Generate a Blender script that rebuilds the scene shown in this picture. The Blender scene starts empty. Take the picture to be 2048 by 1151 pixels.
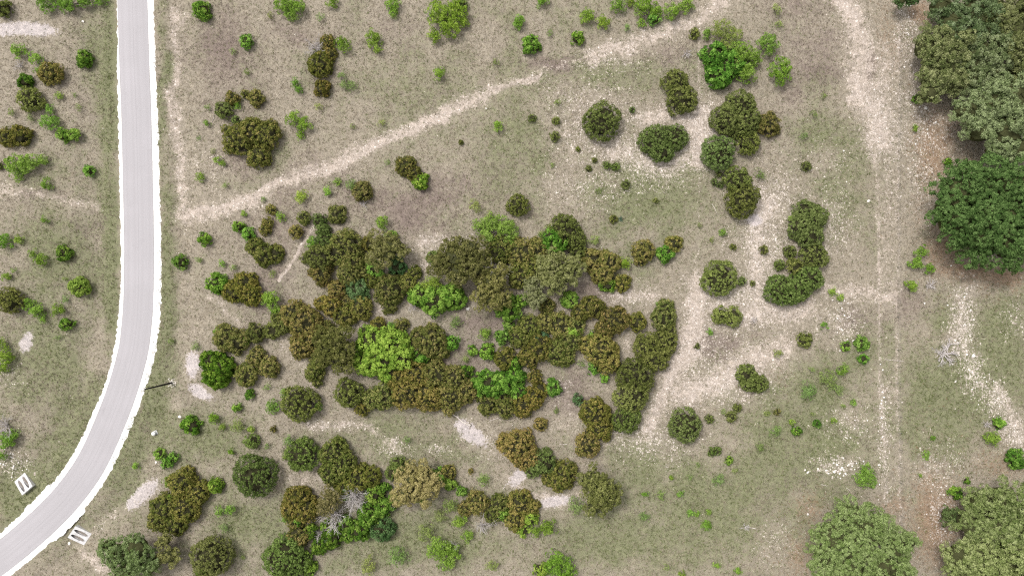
import bpy, bmesh, math
import numpy as np
from mathutils import Vector

SC = bpy.context.scene
R = math.radians
H = 120.0                    # drone height, metres
K = 180.0 / 2048.0           # metres of ground per photograph pixel
CX, CY = 1024.0, 575.5

# ------------------------------------------------------------------ camera
cam_d = bpy.data.cameras.new("drone_camera")
cam_d.lens = 24.0; cam_d.sensor_width = 36.0
cam_d.clip_start = 0.5; cam_d.clip_end = 6000.0
cam = bpy.data.objects.new("drone_camera", cam_d)
SC.collection.objects.link(cam)
cam.location = (0, 0, H)
SC.camera = cam

# ------------------------------------------------------------------ sky, sun, exposure
SUN_EL, SUN_DIR = 58.0, (-0.72, 0.69)         # light from the upper left of the picture
w = bpy.data.worlds.new("World"); SC.world = w; w.use_nodes = True
wn = w.node_tree; wn.nodes.clear()
sky = wn.nodes.new("ShaderNodeTexSky"); sky.sky_type = 'NISHITA'; sky.sun_disc = False
sky.sun_elevation = R(SUN_EL); sky.sun_rotation = math.atan2(SUN_DIR[0], SUN_DIR[1])
sky.air_density = 1.0; sky.dust_density = 4.0; sky.ozone_density = 1.0
hs = wn.nodes.new("ShaderNodeHueSaturation"); hs.inputs['Saturation'].default_value = 0.12
bg = wn.nodes.new("ShaderNodeBackground"); bg.inputs[1].default_value = 0.145
wo = wn.nodes.new("ShaderNodeOutputWorld")
wn.links.new(sky.outputs[0], hs.inputs['Color']); wn.links.new(hs.outputs[0], bg.inputs[0]); wn.links.new(bg.outputs[0], wo.inputs[0])
sun_d = bpy.data.lights.new("sun", 'SUN'); sun_d.energy = 1.4; sun_d.angle = R(11); sun_d.color = (1.0, 0.978, 0.945)
sun = bpy.data.objects.new("sun", sun_d); SC.collection.objects.link(sun)
_h = math.cos(R(SUN_EL)) / math.hypot(*SUN_DIR)
sv = Vector((SUN_DIR[0] * _h, SUN_DIR[1] * _h, math.sin(R(SUN_EL))))
sun.rotation_euler = sv.to_track_quat('Z', 'Y').to_euler(); sun.location = sv * 200
vs = SC.view_settings
vs.view_transform = 'Standard'; vs.look = 'None'; vs.gamma = 1.0; vs.use_curve_mapping = False
vs.exposure = 0.58
SC.cycles.use_denoising = False; SC.cycles.filter_width = 1.2
SC.cycles.max_bounces = 6; SC.cycles.transparent_max_bounces = 4

# ------------------------------------------------------------------ helpers
COL = SC.collection
def px(x, y, z=0.0):
    s = K * (1 - z / H)
    return ((x - CX) * s, -(y - CY) * s)

def h2(ix, iy, seed):
    n = (ix.astype(np.int64) * 374761393 + iy.astype(np.int64) * 668265263 + seed * 974634777) & 0xffffffff
    n = ((n ^ (n >> 13)) * 1274126177) & 0xffffffff
    n = n ^ (n >> 16)
    return (n & 0xffffff) / float(0xffffff)

def vnoise(x, y, f, seed):
    x = np.asarray(x, float) * f; y = np.asarray(y, float) * f
    ix = np.floor(x); iy = np.floor(y); fx = x - ix; fy = y - iy
    fx = fx * fx * (3 - 2 * fx); fy = fy * fy * (3 - 2 * fy)
    ix = ix.astype(np.int64); iy = iy.astype(np.int64)
    a = h2(ix, iy, seed); b = h2(ix + 1, iy, seed); c = h2(ix, iy + 1, seed); d = h2(ix + 1, iy + 1, seed)
    return a + (b - a) * fx + (c - a) * fy + (a - b - c + d) * fx * fy

def fbm(x, y, f, seed, o=4):
    s = 0; amp = 1; t = 0
    for i in range(o):
        s = s + amp * vnoise(x, y, f * 2 ** i, seed + 17 * i); t += amp; amp *= 0.55
    return s / t

def sstep(a, b, v):
    t = np.clip((v - a) / (b - a), 0, 1); return t * t * (3 - 2 * t)

def seg_dist(x, y, pts):
    """distance to polyline, arc parameter index and signed side"""
    best = np.full(np.shape(x), 1e9); par = np.zeros(np.shape(x))
    for i in range(len(pts) - 1):
        ax, ay = pts[i]; bx, by = pts[i + 1]
        dx, dy = bx - ax, by - ay; L2 = dx * dx + dy * dy
        t = np.clip(((x - ax) * dx + (y - ay) * dy) / L2, 0, 1)
        d = np.hypot(x - ax - t * dx, y - ay - t * dy)
        m = d < best; best = np.where(m, d, best); par = np.where(m, i + t, par)
    return best, par

def tag(o, label=None, cat=None, group=None, kind=None):
    if label: o["label"] = label
    if cat: o["category"] = cat
    if group: o["group"] = group
    if kind: o["kind"] = kind
    return o

def obj(name, me, mat=None, parent=None, loc=(0, 0, 0)):
    o = bpy.data.objects.new(name, me); COL.objects.link(o)
    if mat is not None and not me.materials: me.materials.append(mat)
    o.location = loc
    if parent: o.parent = parent
    return o

def empty(name, loc):
    o = bpy.data.objects.new(name, None); COL.objects.link(o); o.location = loc
    o.empty_display_size = 0.3
    return o

def mesh_np(name, verts, faces, nper, colors=None, smooth=False):
    """faces: (n, nper) array; colors per vertex (n,3)"""
    me = bpy.data.meshes.new(name)
    verts = np.ascontiguousarray(verts, np.float32); faces = np.ascontiguousarray(faces, np.int32)
    n = len(faces)
    me.vertices.add(len(verts)); me.vertices.foreach_set("co", verts.ravel())
    me.loops.add(n * nper); me.loops.foreach_set("vertex_index", faces.ravel())
    me.polygons.add(n)
    me.polygons.foreach_set("loop_start", np.arange(0, n * nper, nper, dtype=np.int32))
    me.polygons.foreach_set("use_smooth", np.full(n, smooth))
    if colors is not None:
        a = me.color_attributes.new("tint", 'FLOAT_COLOR', 'POINT')
        c = np.ones((len(verts), 4), np.float32); c[:, :3] = colors
        a.data.foreach_set("color", c.ravel())
    me.update(calc_edges=True); me.validate()
    return me

def tube(path, radii, sides=6):
    """verts, quads of a tapered tube along path"""
    P = np.array(path, float); n = len(P)
    T = np.gradient(P, axis=0); T /= np.linalg.norm(T, axis=1)[:, None] + 1e-9
    up = np.array([0, 0, 1.0]) if abs(T[0][2]) < 0.9 else np.array([1.0, 0, 0])
    A = np.cross(T, up); A /= np.linalg.norm(A, axis=1)[:, None] + 1e-9
    B = np.cross(T, A)
    th = np.linspace(0, 2 * np.pi, sides, endpoint=False)
    V = P[:, None, :] + np.array(radii)[:, None, None] * (np.cos(th)[None, :, None] * A[:, None, :] + np.sin(th)[None, :, None] * B[:, None, :])
    V = V.reshape(-1, 3); F = []
    for i in range(n - 1):
        for j in range(sides):
            k = (j + 1) % sides
            F.append((i * sides + j, i * sides + k, (i + 1) * sides + k, (i + 1) * sides + j))
    return V, np.array(F, int)

def merge(parts):
    V = []; F = []; o = 0
    for v, f in parts:
        V.append(v); F.append(f + o); o += len(v)
    return np.concatenate(V), np.concatenate(F)

# ------------------------------------------------------------------ materials
def newmat(name):
    m = bpy.data.materials.new(name); m.use_nodes = True
    nt = m.node_tree; nt.nodes.clear()
    out = nt.nodes.new("ShaderNodeOutputMaterial")
    return m, nt, out

class NT:
    def __init__(s, nt): s.nt = nt
    def n(s, t, **kw):
        nd = s.nt.nodes.new(t)
        for k, v in kw.items(): setattr(nd, k, v)
        return nd
    def l(s, a, b): s.nt.links.new(a, b)
    def math(s, op, a, b=None, c=None, clamp=False):
        nd = s.n("ShaderNodeMath", operation=op); nd.use_clamp = clamp
        for i, v in enumerate((a, b, c)):
            if v is None: continue
            if hasattr(v, 'links'): s.l(v, nd.inputs[i])
            else: nd.inputs[i].default_value = v
        return nd.outputs[0]
    def noise(s, co, scale, detail=3.0, rough=0.55):
        nd = s.n("ShaderNodeTexNoise"); nd.inputs['Scale'].default_value = scale
        nd.inputs['Detail'].default_value = detail; nd.inputs['Roughness'].default_value = rough
        s.l(co, nd.inputs['Vector']); return nd.outputs['Fac']
    def mix(s, fac, a, b, blend='MIX'):
        nd = s.n("ShaderNodeMix", data_type='RGBA', blend_type=blend)
        if hasattr(fac, 'links'): s.l(fac, nd.inputs['Factor'])
        else: nd.inputs['Factor'].default_value = fac
        for k, v in (('A', a), ('B', b)):
            i = [q for q in nd.inputs if q.name == k and q.type == 'RGBA'][0]
            if hasattr(v, 'links'): s.l(v, i)
            else: i.default_value = (*v, 1)
        return [q for q in nd.outputs if q.type == 'RGBA'][0]
    def thr(s, v, lo, hi):
        nd = s.n("ShaderNodeMapRange", interpolation_type='SMOOTHSTEP')
        nd.inputs['From Min'].default_value = lo; nd.inputs['From Max'].default_value = hi
        s.l(v, nd.inputs['Value']); return nd.outputs['Result']

def leaf_material():
    m, nt, out = newmat("foliage"); g = NT(nt)
    a = g.n("ShaderNodeAttribute", attribute_name="tint")
    d = g.n("ShaderNodeBsdfDiffuse"); t = g.n("ShaderNodeBsdfTranslucent")
    gl = g.n("ShaderNodeBsdfGlossy"); gl.inputs['Roughness'].default_value = 0.55
    g.l(a.outputs['Color'], d.inputs['Color']); g.l(a.outputs['Color'], t.inputs['Color'])
    mx = g.n("ShaderNodeMixShader"); mx.inputs[0].default_value = 0.30
    g.l(d.outputs[0], mx.inputs[1]); g.l(t.outputs[0], mx.inputs[2])
    m2 = g.n("ShaderNodeMixShader"); m2.inputs[0].default_value = 0.0
    g.l(mx.outputs[0], m2.inputs[1]); g.l(gl.outputs[0], m2.inputs[2])
    g.l(m2.outputs[0], out.inputs[0]); return m

def tint_material(name, rough=0.9, nscale=3.0, namp=0.25):
    m, nt, out = newmat(name); g = NT(nt)
    a = g.n("ShaderNodeAttribute", attribute_name="tint")
    tc = g.n("ShaderNodeTexCoord")
    nz = g.noise(tc.outputs['Object'], nscale, 3)
    f = g.math('MULTIPLY_ADD', nz, 2 * namp, 1 - namp)
    c = g.mix(1.0, a.outputs['Color'], f, 'MULTIPLY')
    p = g.n("ShaderNodeBsdfPrincipled"); p.inputs['Roughness'].default_value = rough
    p.inputs['Specular IOR Level'].default_value = 0.2
    g.l(c, p.inputs['Base Color']); g.l(p.outputs[0], out.inputs[0]); return m

def plain_material(name, c1, c2, scale, rough=0.85, stretch=None, bump=0.0, metal=0.0):
    m, nt, out = newmat(name); g = NT(nt)
    tc = g.n("ShaderNodeTexCoord"); co = tc.outputs['Object']
    if stretch:
        mp = g.n("ShaderNodeMapping"); mp.inputs['Scale'].default_value = stretch
        g.l(co, mp.inputs['Vector']); co = mp.outputs[0]
    nz = g.thr(g.noise(co, scale, 5, 0.6), 0.3, 0.7)
    c = g.mix(nz, c1, c2)
    p = g.n("ShaderNodeBsdfPrincipled"); p.inputs['Roughness'].default_value = rough
    p.inputs['Specular IOR Level'].default_value = 0.25; p.inputs['Metallic'].default_value = metal
    g.l(c, p.inputs['Base Color'])
    if bump:
        b = g.n("ShaderNodeBump"); b.inputs['Strength'].default_value = bump; b.inputs['Distance'].default_value = 0.02
        g.l(g.noise(co, scale * 4, 4), b.inputs['Height']); g.l(b.outputs[0], p.inputs['Normal'])
    g.l(p.outputs[0], out.inputs[0]); return m

M_LEAF = leaf_material()
M_BARK = plain_material("bark", (0.16, 0.13, 0.10), (0.28, 0.24, 0.21), 6.0, stretch=(3, 3, 0.6), bump=0.4)
M_DEAD = plain_material("dead_wood", (0.40, 0.36, 0.34), (0.62, 0.57, 0.55), 5.0, stretch=(2, 2, 1), bump=0.3)
M_LOG = plain_material("weathered_log", (0.42, 0.36, 0.31), (0.66, 0.60, 0.55), 3.0, bump=0.4)
M_ROCK = tint_material("limestone", 0.92, 5.0, 0.2)
M_GRASS = leaf_material(); M_GRASS.name = "grass_blades"
M_CONC = plain_material("concrete", (0.52, 0.50, 0.49), (0.68, 0.66, 0.65), 1.6, bump=0.15)
M_PIPE = plain_material("pipe_lining", (0.26, 0.25, 0.25), (0.40, 0.38, 0.37), 2.5)
M_SILT = plain_material("silt", (0.16, 0.14, 0.12), (0.26, 0.22, 0.19), 5.0)
M_POLE = plain_material("creosote_wood", (0.010, 0.009, 0.008), (0.025, 0.021, 0.018), 3.0, stretch=(6, 6, 0.4))
M_STEEL = plain_material("weathered_steel", (0.10, 0.11, 0.10), (0.20, 0.19, 0.18), 4.0, rough=0.6)
M_WHITE = plain_material("white_plastic", (0.74, 0.74, 0.74), (0.82, 0.82, 0.81), 4.0, rough=0.5)
M_GREYLID = plain_material("grey_concrete_pad", (0.40, 0.39, 0.38), (0.52, 0.51, 0.50), 3.0)

# ------------------------------------------------------------------ the road's centre line and the lie of the land
ROAD_PX = [(248, -420), (254, -250), (260, -110), (265, 0), (269, 128), (273, 230), (276.5, 384), (278.5, 500), (277, 600), (273, 655), (266, 705),
           (247, 773), (223, 838), (190, 912), (156, 966), (104, 1026), (20, 1100), (-70, 1165), (-190, 1238), (-420, 1350)]
def catmull(pts, sub):
    out = []
    n = len(pts)
    for i in range(n - 1):
        p0 = pts[max(i - 1, 0)]; p1 = pts[i]; p2 = pts[i + 1]; p3 = pts[min(i + 2, n - 1)]
        for k in range(sub):
            t = k / sub
            out.append(tuple(0.5 * (2 * p1[j] + (p2[j] - p0[j]) * t + (2 * p0[j] - 5 * p1[j] + 4 * p2[j] - p3[j]) * t * t + (3 * p1[j] - p0[j] - 3 * p2[j] + p3[j]) * t ** 3) for j in range(len(p1))))
    out.append(tuple(pts[-1])); return out
ROAD_C = [px(*p) for p in catmull(ROAD_PX, 8)]
ROAD_HW = 30.0 * K
# headwall centre, direction towards the road (world), both as seen in the photograph
HEADWALLS = [((46.8, 966.7), (0.66, -0.75)), ((159.2, 1070.2), (-0.83, 0.56))]

def gz(x, y):
    x = np.asarray(x, float); y = np.asarray(y, float)
    z = (fbm(x, y, 0.02, 3, 3) - 0.5) * 1.2 + (fbm(x, y, 0.25, 8, 2) - 0.5) * 0.10
    d, _ = seg_dist(x, y, ROAD_C)
    far = np.hypot(x, y)
    z = z * sstep(4.5, 14.0, d) * (1 - sstep(150, 260, far))
    z = z - 0.28 * sstep(5.2, 7.0, d) * (1 - sstep(8.0, 11.5, d))          # shallow roadside ditch
    for (hx, hy), _u in HEADWALLS:
        wx, wy = px(hx, hy)
        dd = np.hypot(x - wx, y - wy)
        z = z * sstep(2.2, 5, dd) + (-0.42) * (1 - sstep(2.2, 5, dd))
    return z
def gz1(x, y): return float(gz(np.array([x]), np.array([y]))[0])

# ------------------------------------------------------------------ ground cover maps (what grows or lies where)
TRACKS = [  # polyline (px), half width px, strength
    ([(1475, -40), (1440, 5), (1395, 42), (1300, 72), (1225, 102), (1180, 112)], 22, 0.66),
    ([(1180, 112), (1095, 138), (1040, 160), (985, 182)], 8, 0.42),
    ([(1085, 155), (1055, 155), (1035, 165), (985, 185), (950, 200)], 8, 0.75),
    ([(985, 182), (900, 222), (820, 262), (740, 293), (660, 333)], 18, 0.70),
    ([(900, 228), (820, 268), (740, 299), (660, 339)], 7, 0.85),
    ([(660, 335), (580, 362), (500, 396), (430, 420), (365, 430)], 19, 0.68),
    ([(560, 362), (500, 390), (430, 414), (380, 420)], 7, 0.9),
    ([(1665, -40), (1695, 10), (1715, 70), (1725, 150), (1740, 220), (1765, 280)], 36, 0.68),
    ([(1660, -40), (1690, 10), (1705, 40)], 18, 1.0),
    ([(1700, 160), (1720, 190), (1705, 200)], 16, 0.95),
    ([(1770, 100), (1765, 200), (1775, 300)], 30, 0.50),
    ([(1755, 290), (1756, 420), (1757, 530), (1758, 700), (1760, 800), (1768, 900), (1770, 1000)], 4, 0.56),
    ([(1797, -20), (1797, 150), (1796, 400), (1795, 600), (1793, 800), (1798, 960), (1801, 1060)], 5, 0.50),
    ([(1772, 280), (1776, 400), (1775, 600)], 20, 0.38), ([(1742, 230), (1748, 330)], 8, .6),
    ([(1660, 580), (1720, 585), (1785, 590)], 16, 0.62),
    ([(1770, 588), (1790, 588)], 14, 0.75),
    ([(350, 15), (352, 90), (344, 180), (350, 240), (365, 320), (362, 420)], 13, 0.62),
    ([(372, 25), (362, 55)], 10, 0.6),
    ([(-10, 378), (60, 388), (130, 402), (195, 415)], 13, 0.50),
    ([(635, 435), (620, 470), (600, 495), (585, 525), (560, 560)], 3.4, 1.0),
    ([(572, 465), (572, 505)], 2.5, 0.45), ([(480, 410), (540, 440)], 3, .4),
    ([(1398, 75), (1396, 150), (1396, 230)], 2.4, 0.6),
    ([(1398, 330), (1396, 400), (1395, 500), (1393, 640)], 3.0, 0.40),
    ([(1400, 235), (1395, 270), (1398, 320)], 22, 0.85),
    ([(1230, 300), (1290, 320), (1360, 330), (1420, 250)], 24, 0.55),
    ([(1290, 240), (1340, 225), (1400, 250)], 22, 0.62),
    ([(1400, 560), (1395, 620), (1380, 690), (1345, 750)], 28, 0.76),
    ([(1385, 640), (1375, 680)], 20, 0.75),
    ([(1350, 740), (1325, 800), (1300, 850)], 20, 0.70),
    ([(1540, 400), (1510, 480), (1520, 600), (1480, 640)], 26, 0.58),
    ([(1440, 620), (1530, 630), (1620, 620)], 34, 0.62),
    ([(1360, 790), (1430, 770), (1510, 720), (1560, 700)], 36, 0.66),
    ([(1945, 560), (1928, 600), (1918, 640), (1922, 690), (1945, 740), (1978, 790), (2010, 840), (2050, 890)], 16, 0.36),
    ([(1990, 770), (2025, 830), (2050, 870)], 13, 0.55),
    ([(420, 590), (450, 620), (475, 640)], 8, 0.55),
    ([(560, 680), (600, 720), (625, 765)], 16, 0.45),
    ([(620, 850), (680, 846), (740, 850), (800, 900)], 10, 0.50),
    ([(590, 960), (630, 955)], 18, 0.45),
    ([(1020, 960), (1060, 985), (1120, 1000), (1150, 990)], 14, 0.60),
    ([(1110, 850), (1200, 880), (1300, 880)], 22, 0.35),
    ([(840, 490), (880, 480), (900, 500), (850, 530)], 16, 0.55),
    ([(160, 1110), (190, 1120), (205, 1140)], 16, 0.62), ([(150, 1090), (195, 1050), (245, 1020)], 12, .45),
    ([(1230, 590), (1290, 590), (1310, 600)], 14, 0.55),
    ([(1240, 660), (1255, 690), (1250, 720)], 12, 0.5),
    ([(1100, 780), (1130, 800), (1140, 830)], 22, 0.40),
    ([(780, 620), (700, 640), (720, 650)], 12, 0.45),
]
SPECK = [  # ellipses of broken limestone (px): x, y, rx, ry, strength
    (1190, 260, 95, 100, 0.62), (1290, 320, 110, 70, 0.62), (1120, 190, 50, 45, 0.35), (1400, 260, 60, 90, 0.6),
    (1180, 370, 120, 60, 0.45), (1540, 400, 70, 80, 0.55), (1660, 440, 50, 80, 0.6), (1530, 490, 80, 80, 0.6),
    (1480, 600, 110, 60, 0.6), (1420, 690, 90, 80, 0.4), (1450, 770, 110, 50, 0.45), (1320, 880, 90, 60, 0.5),
    (1690, 650, 40, 50, 0.6), (1690, 850, 60, 40, 0.45), (1675, 930, 50, 25, 0.8), (1850, 240, 60, 110, 0.55),
    (1815, 60, 25, 90, 0.55), (1850, 350, 45, 80, 0.5), (1890, 270, 40, 60, .4), (1760, 240, 40, 80, 0.45),
    (1885, 1020, 30, 90, 0.65), (1880, 930, 60, 50, 0.45), (1765, 860, 18, 130, 0.55), (1830, 170, 25, 80, 0.5),
    (2030, 640, 30, 50, 0.5), (1922, 650, 28, 80, 0.9), (1945, 740, 28, 44, .85), (1985, 800, 30, 40, .8), (2025, 860, 30, 40, .8), (30, 930, 35, 25, 0.7), (20, 755, 40, 25, 0.35),
    (420, 330, 40, 60, 0.35), (900, 490, 60, 30, 0.4), (1250, 590, 70, 30, 0.45), (1560, 1080, 50, 50, .35),
    (1940, 200, 40, 40, .4), (635, 850, 22, 11, .7), (683, 850, 24, 11, .7), (875, 895, 22, 12, .7), (785, 893, 36, 18, .6), (1120, 765, 26, 12, .6), (1270, 597, 30, 14, .6), (1230, 130, 120, 40, 0.25), (1070, 560, 40, 40, .2), (980, 880, 60, 40, .3), (1650, 320, 80, 60, .3),
]
PAVE = [  # flat pale grey rock or gravel patches (px): x, y, rx, ry, angle
    (54, 683, 13, 22, 0.3), (386, 728, 16, 28, 0.1), (402, 783, 30, 12, 0.5), (288, 985, 40, 17, -0.7), (272, 1000, 26, 14, -0.7),
    (943, 868, 36, 18, 0.62), (925, 850, 16, 14, 0.2), (60, 58, 58, 15, 0.1), (15, 60, 30, 14, 0), 
    (1108, 1003, 38, 12, -0.2), (1035, 955, 14, 22, 0.8),
    (1508, 440, 16, 12, 0),
]
GREEN = [  # ellipses of greener sward (px)
    (215, 200, 22, 260, 0.60), (222, 480, 18, 200, 0.60), (200, 90, 30, 80, .4), (325, 150, 12, 160, 0.50), (335, 560, 16, 200, 0.55), (310, 760, 26, 100, 0.55),
    (250, 900, 40, 90, 0.5), (150, 860, 60, 110, 0.45), (60, 1010, 60, 60, 0.6), (100, 700, 80, 120, 0.35), (110, 520, 90, 90, 0.35),
    (860, 180, 220, 90, 0.28), (1250, 150, 160, 40, 0.40), (1030, 290, 90, 120, 0.38), (1290, 400, 130, 70, 0.55), (1360, 360, 60, 50, 0.45),
    (1680, 380, 60, 90, 0.42), (1650, 270, 60, 50, 0.42), (1740, 480, 30, 60, 0.3), (1900, 780, 90, 110, 0.62), (2010, 690, 60, 110, 0.6),
    (1600, 900, 130, 110, 0.45), (1400, 1000, 180, 100, 0.45), (1250, 1080, 160, 60, 0.45), (1730, 700, 60, 70, 0.40), (1880, 640, 30, 40, .5),
    (400, 870, 90, 50, 0.42), (480, 1040, 70, 80, 0.45), (760, 880, 130, 40, 0.42), (900, 900, 60, 40, 0.35), (850, 1080, 150, 60, 0.42),
    (1640, 780, 90, 70, 0.42), (1290, 940, 80, 60, 0.40), (700, 1100, 60, 40, .4), (130, 330, 60, 60, .2), (1060, 20, 200, 40, .25),
    (1830, 820, 30, 120, .4), (1260, 520, 60, 40, .3), (560, 300, 60, 40, .2),
]
BROWN = [  # dull dead grass and leaf litter (px)
    (440, 120, 90, 90, 0.65), (560, 60, 60, 60, 0.45), (400, 230, 40, 60, 0.45), (170, 450, 40, 30, 0.65), (90, 390, 90, 20, 0.4),
    (800, 400, 140, 60, 0.60), (660, 330, 120, 40, 0.35), (850, 440, 80, 40, 0.5), (480, 330, 60, 40, 0.5), (1330, 110, 80, 40, 0.5), (1130, 125, 90, 16, 0.65),
    (1600, 110, 70, 110, 0.55), (1440, 690, 60, 40, 0.6), (1710, 640, 50, 40, 0.6), (1860, 610, 60, 40, 0.45), (1740, 160, 12, 50, .6),
    (580, 450, 120, 60, 0.45), (540, 600, 80, 80, 0.5), (640, 330, 80, 20, 0.3), (960, 640, 60, 40, 0.6), (920, 710, 60, 60, 0.5),
    (1170, 590, 60, 30, 0.5), (1130, 790, 60, 60, .5), (620, 180, 40, 60, 0.4), (380, 640, 40, 70, 0.35), (80, 790, 90, 60, .35),
    (1000, 360, 80, 60, .25), (960, 60, 80, 60, .3), (780, 50, 100, 60, .3), (150, 130, 60, 90, .2), (1560, 960, 90, 40, .3), (1080, 1090, 60, 30, .3),
]
LITTER = [  # reddish oak leaf litter (px)
    (1870, 300, 50, 110, 0.75), (1890, 500, 60, 60, 0.7), (1940, 540, 90, 25, 0.8), (2010, 550, 60, 30, 0.8), (1780, 80, 40, 120, 0.45), (1840, 30, 25, 30, 0.8),
    (1870, 1040, 60, 110, 0.8), (1790, 1010, 40, 40, 0.6), (1620, 1020, 40, 40, 0.55), (1600, 1110, 40, 60, 0.6), (1890, 250, 40, 60, .6), (2010, 930, 80, 40, .55),
    (1840, 430, 30, 90, .4), (1350, 790, 60, 40, .3), (1540, 730, 60, 40, .3), (237, 40, 5, 60, .6), (1930, 370, 30, 90, .6), (1860, 960, 60, 30, .45),
]
def cover(x, y):
    """cover strengths at world points: dirt, speck, pave, green, brown, litter"""
    u = np.asarray(x, float) / K + CX; v = CY - np.asarray(y, float) / K
    wu = u + (fbm(x, y, 0.35, 51, 3) - 0.5) * 26; wv = v + (fbm(x, y, 0.35, 77, 3) - 0.5) * 26
    fu = u + (fbm(x, y, 1.1, 151, 2) - 0.5) * 7; fv = v + (fbm(x, y, 1.1, 177, 2) - 0.5) * 7
    n = fbm(x, y, 0.22, 21, 4)
    dirt = np.zeros(np.shape(u))
    for pts, hw, s in TRACKS:
        if hw <= 6: d, _ = seg_dist(fu, fv, pts)
        else: d, _ = seg_dist(wu, wv, pts)
        dirt = np.maximum(dirt, s * np.exp(-(d / hw) ** 2 * 0.9))
    def ell(lst, uu, vv, p=1.0):
        o = np.zeros(np.shape(u))
        for a, b, rx, ry, s in lst:
            q = ((uu - a) / rx) ** 2 + ((vv - b) / ry) ** 2
            o = np.maximum(o, s * np.exp(-q * p))
        return o
    speck = ell(SPECK, wu, wv); green = ell(GREEN, wu, wv, 0.8); brown = ell(BROWN, wu, wv, 0.8); lit = ell(LITTER, wu, wv, 0.8)
    pave = np.zeros(np.shape(u))
    for a, b, rx, ry, an in PAVE:
        c, s = math.cos(an), math.sin(an)
        du, dv = fu - a, fv - b
        q = ((du * c + dv * s) / rx) ** 2 + ((-du * s + dv * c) / ry) ** 2
        pave = np.maximum(pave, np.exp(-q ** 1.5 * 0.7))
    green = np.clip(green * 1.2 + (n - 0.5) * 0.7 + 0.10 + 0.08 * sstep(560, 820, v) + 0.08 * (1 - sstep(200, 400, u)) * sstep(300, 600, v), 0, 1)
    brown = np.clip(brown * 1.1 + (fbm(x, y, 0.16, 91, 4) - 0.5) * 0.9, 0, 1)
    d, _ = seg_dist(x, y, ROAD_C)
    return dirt, speck, pave, green, brown, lit, d

# ------------------------------------------------------------------ ground
def axis(lim, far):
    fine = np.arange(-lim, lim + 1e-6, 0.44)
    out = [lim * 1.06, lim * 1.15, lim * 1.3, lim * 1.6, lim * 2.2, lim * 4, lim * 9, far]
    return np.concatenate([-np.array(out[::-1]), fine, np.array(out)])
gx, gy = axis(108.0, 2600.0), axis(66.0, 2600.0)
GX, GY = np.meshgrid(gx, gy)
GZ = gz(GX, GY)
nx, ny = len(gx), len(gy)
idx = np.arange(nx * ny).reshape(ny, nx)
gf = np.stack([idx[:-1, :-1].ravel(), idx[:-1, 1:].ravel(), idx[1:, 1:].ravel(), idx[1:, :-1].ravel()], 1)
gme = mesh_np("ground", np.stack([GX.ravel(), GY.ravel(), GZ.ravel()], 1), gf, 4, smooth=True)
cv = cover(GX.ravel(), GY.ravel())
for nm, arr in zip(("dirt", "speck", "pave", "green", "brown", "litter"), cv[:6]):
    a = gme.attributes.new(nm, 'FLOAT', 'POINT'); a.data.foreach_set("value", np.ascontiguousarray(arr, np.float32))

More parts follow.
